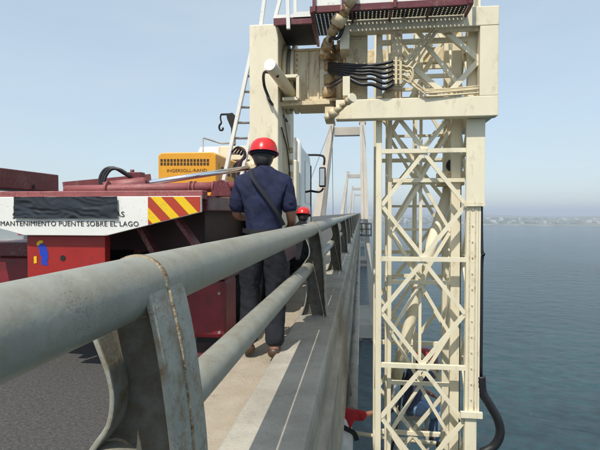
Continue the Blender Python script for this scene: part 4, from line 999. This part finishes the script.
# man in the navy shirt, standing on the walkway, back to us
J = dict(pelvis=(0, 0, .96), spine=(0, 0.005, 1.12), chest=(0, .0, 1.34), neck=(-.005, .02, 1.49), head=(-.005, .05, 1.60), face=(-.08, 1, -.12),
         lsho=(-.178, 0, 1.38), lelb=(-.225, .03, 1.12), lwri=(-.14, .26, 1.10), rsho=(.178, 0, 1.38), relb=(.222, .0, 1.12), rwri=(.2, .24, 1.04),
         lhip=(-.095, 0, .90), lkne=(-.11, .03, .49), lank=(-.11, -.03, .09), rhip=(.095, 0, .90), rkne=(.10, .03, .49), rank=(.10, -.12, .09), ltoe=(-.25, 1, 0), rtoe=(.1, 1, 0))
pf_ = at(263, 358, 3.72)
o, V, T, child, hd, f, s = person(J, (pf_.x, 3.74, FZ + 0.004), R(3), 'man in navy shirt and red helmet standing with his back to us at the railing', 'person', 'workers in red helmets')
helmet(child, V, hd, f, s); shoes(child, V, J)
trousers(child, T, 'jean', .018, 3, V, 4); shirt(child, T, 'navy', .92, .022, False, 5, V, .158, .92, 4)
strapband(child, 'shoulder_strap', [(-.09, -.02, 1.49), (-.07, -.112, 1.42), (.02, -.143, 1.30), (.12, -.140, 1.16), (.175, -.09, 1.05)], .026, .007, 'strap')
strapband(child, 'belt', [(-.155, -.04, 1.005), (-.08, -.132, 1.0), (0, -.145, 1.0), (.08, -.132, 1.0), (.155, -.04, 1.005)], .035, .008, 'strap')

# second man crouching farther along the railing
J2 = dict(pelvis=(0, 0, .42), spine=(0, .08, .60), chest=(0, .14, .82), neck=(0, .18, .98), head=(0, .22, 1.09), face=(0, 1, -.2),
          lsho=(-.17, .14, .88), lelb=(-.24, .26, .62), lwri=(-.12, .46, .56), rsho=(.17, .14, .88), relb=(.24, .26, .62), rwri=(.12, .46, .56),
          lhip=(-.1, .02, .40), lkne=(-.17, .42, .48), lank=(-.15, .18, .09), rhip=(.1, .02, .40), rkne=(.17, .42, .48), rank=(.15, .18, .09))
p2 = at(303, 212, 7.6)
o, V, T, child, hd, f, s = person(J2, (p2.x - .02, 7.4, FZ + .004), R(-5), 'man in red helmet and dark clothes crouching behind the standing man', 'person', 'workers in red helmets')
helmet(child, V, hd, f, s, 'helmet', False); shoes(child, V, J2); trousers(child, T, 'jean', .01, 9, V); shirt(child, T, 'jean', .95, .012, True, 11, V)

# man seated inside the mast in jeans
hip = at(411, 404, 6.75)
J3 = dict(pelvis=(0, 0, .0), spine=(.02, .03, .17), chest=(.0, .05, .40), neck=(.0, .10, .55), head=(.0, .16, .65), face=(0, 1, -.35),
          lsho=(-.17, .04, .46), lelb=(-.20, .10, .20), lwri=(-.12, .30, .10), rsho=(.17, .06, .46), relb=(.22, .28, .46), rwri=(.16, .30, .70), rup=(0, 1, 0),
          lhip=(-.09, .02, -.03), lkne=(-.12, .40, -.12), lank=(-.12, .34, -.54), rhip=(.09, .02, -.03), rkne=(.12, .38, -.08), rank=(.1, .36, -.50))
o, V, T, child, hd, f, s = person(J3, (hip.x, hip.y, hip.z), R(-82), 'man in dark red helmet and blue jeans seated inside the lattice mast', 'person', 'workers in red helmets')
helmet(child, V, hd, f, s, 'helmetd', False); shoes(child, V, J3); trousers(child, T, 'jeanb', .012, 4, V); shirt(child, T, 'slate', .95, .012, False, 6, V)
strapband(child, 'harness_strap', [(-.1, -.02, .02), (-.02, -.115, .1), (.0, -.10, .3), (.05, -.06, .45)], .04, .01, 'strap')

# man below the deck edge reaching out with a red sleeve
sh_ = at(349, 417, 6.0)
J4 = dict(pelvis=(0, 0, .96), spine=(0, .02, 1.12), chest=(-.0, .06, 1.34), neck=(-.04, .12, 1.48), head=(-.08, .18, 1.58), face=(0, 1, -.2),
          lsho=(-.175, .05, 1.41), lelb=(-.30, .15, 1.18), lwri=(-.2, .38, 1.15), rsho=(.17, .05, 1.41), relb=(.31, .10, 1.385), rwri=(.455, .22, 1.365),
          lhip=(-.095, 0, .90), lkne=(-.11, .03, .49), lank=(-.11, -.03, .09), rhip=(.095, 0, .90), rkne=(.10, .03, .49), rank=(.10, -.05, .09))
o, V, T, child, hd, f, s = person(J4, (sh_.x - .14, 6.0, -3.98 + 0.004), R(4), 'man with white vest and red sleeve reaching out below the deck edge', 'person', 'workers in red helmets')
helmet(child, V, hd, f, s, 'helmet', False); shoes(child, V, J4); trousers(child, T, 'jeanb', .01, 8, V); shirt(child, T, 'redcloth', .98, .012, True, 12, V, .155, .35)
vest = skin_mesh([[(tuple(V['pelvis'] - Vector((0, 0, .08))), .20, .165), T('pelvis', .20, .165), T('spine', .205, .175), T('chest', .20, .17), T('neck', .085)]], 'whitecloth', 'vest', 3, .01, 9, 3); child('vest', vest)
strapband(child, 'harness_strap', [(-.1, -.08, 1.45), (.05, -.18, 1.36), (.19, -.10, 1.25), (.24, .02, 1.1)], .06, .01, 'strap')

# ------------------------------------------------------------------ haze: the humid air over the lake
hz = MB().box(-9000, 9000, -9000, 9000, WZ - 1.5, 38.5).build('haze', 'cream')
hm = bpy.data.materials.new('humid_air'); hm.use_nodes = True; n = hm.node_tree.nodes; n.clear()
ho = n.new('ShaderNodeOutputMaterial'); pv = n.new('ShaderNodeVolumePrincipled')
pv.inputs['Color'].default_value = (0.80, 0.88, 1.0, 1); pv.inputs['Density'].default_value = 0.00042; pv.inputs['Anisotropy'].default_value = 0.1
hm.node_tree.links.new(pv.outputs[0], ho.inputs['Volume'])
hz.data.materials.clear(); hz.data.materials.append(hm)
tag(hz, kind='stuff')
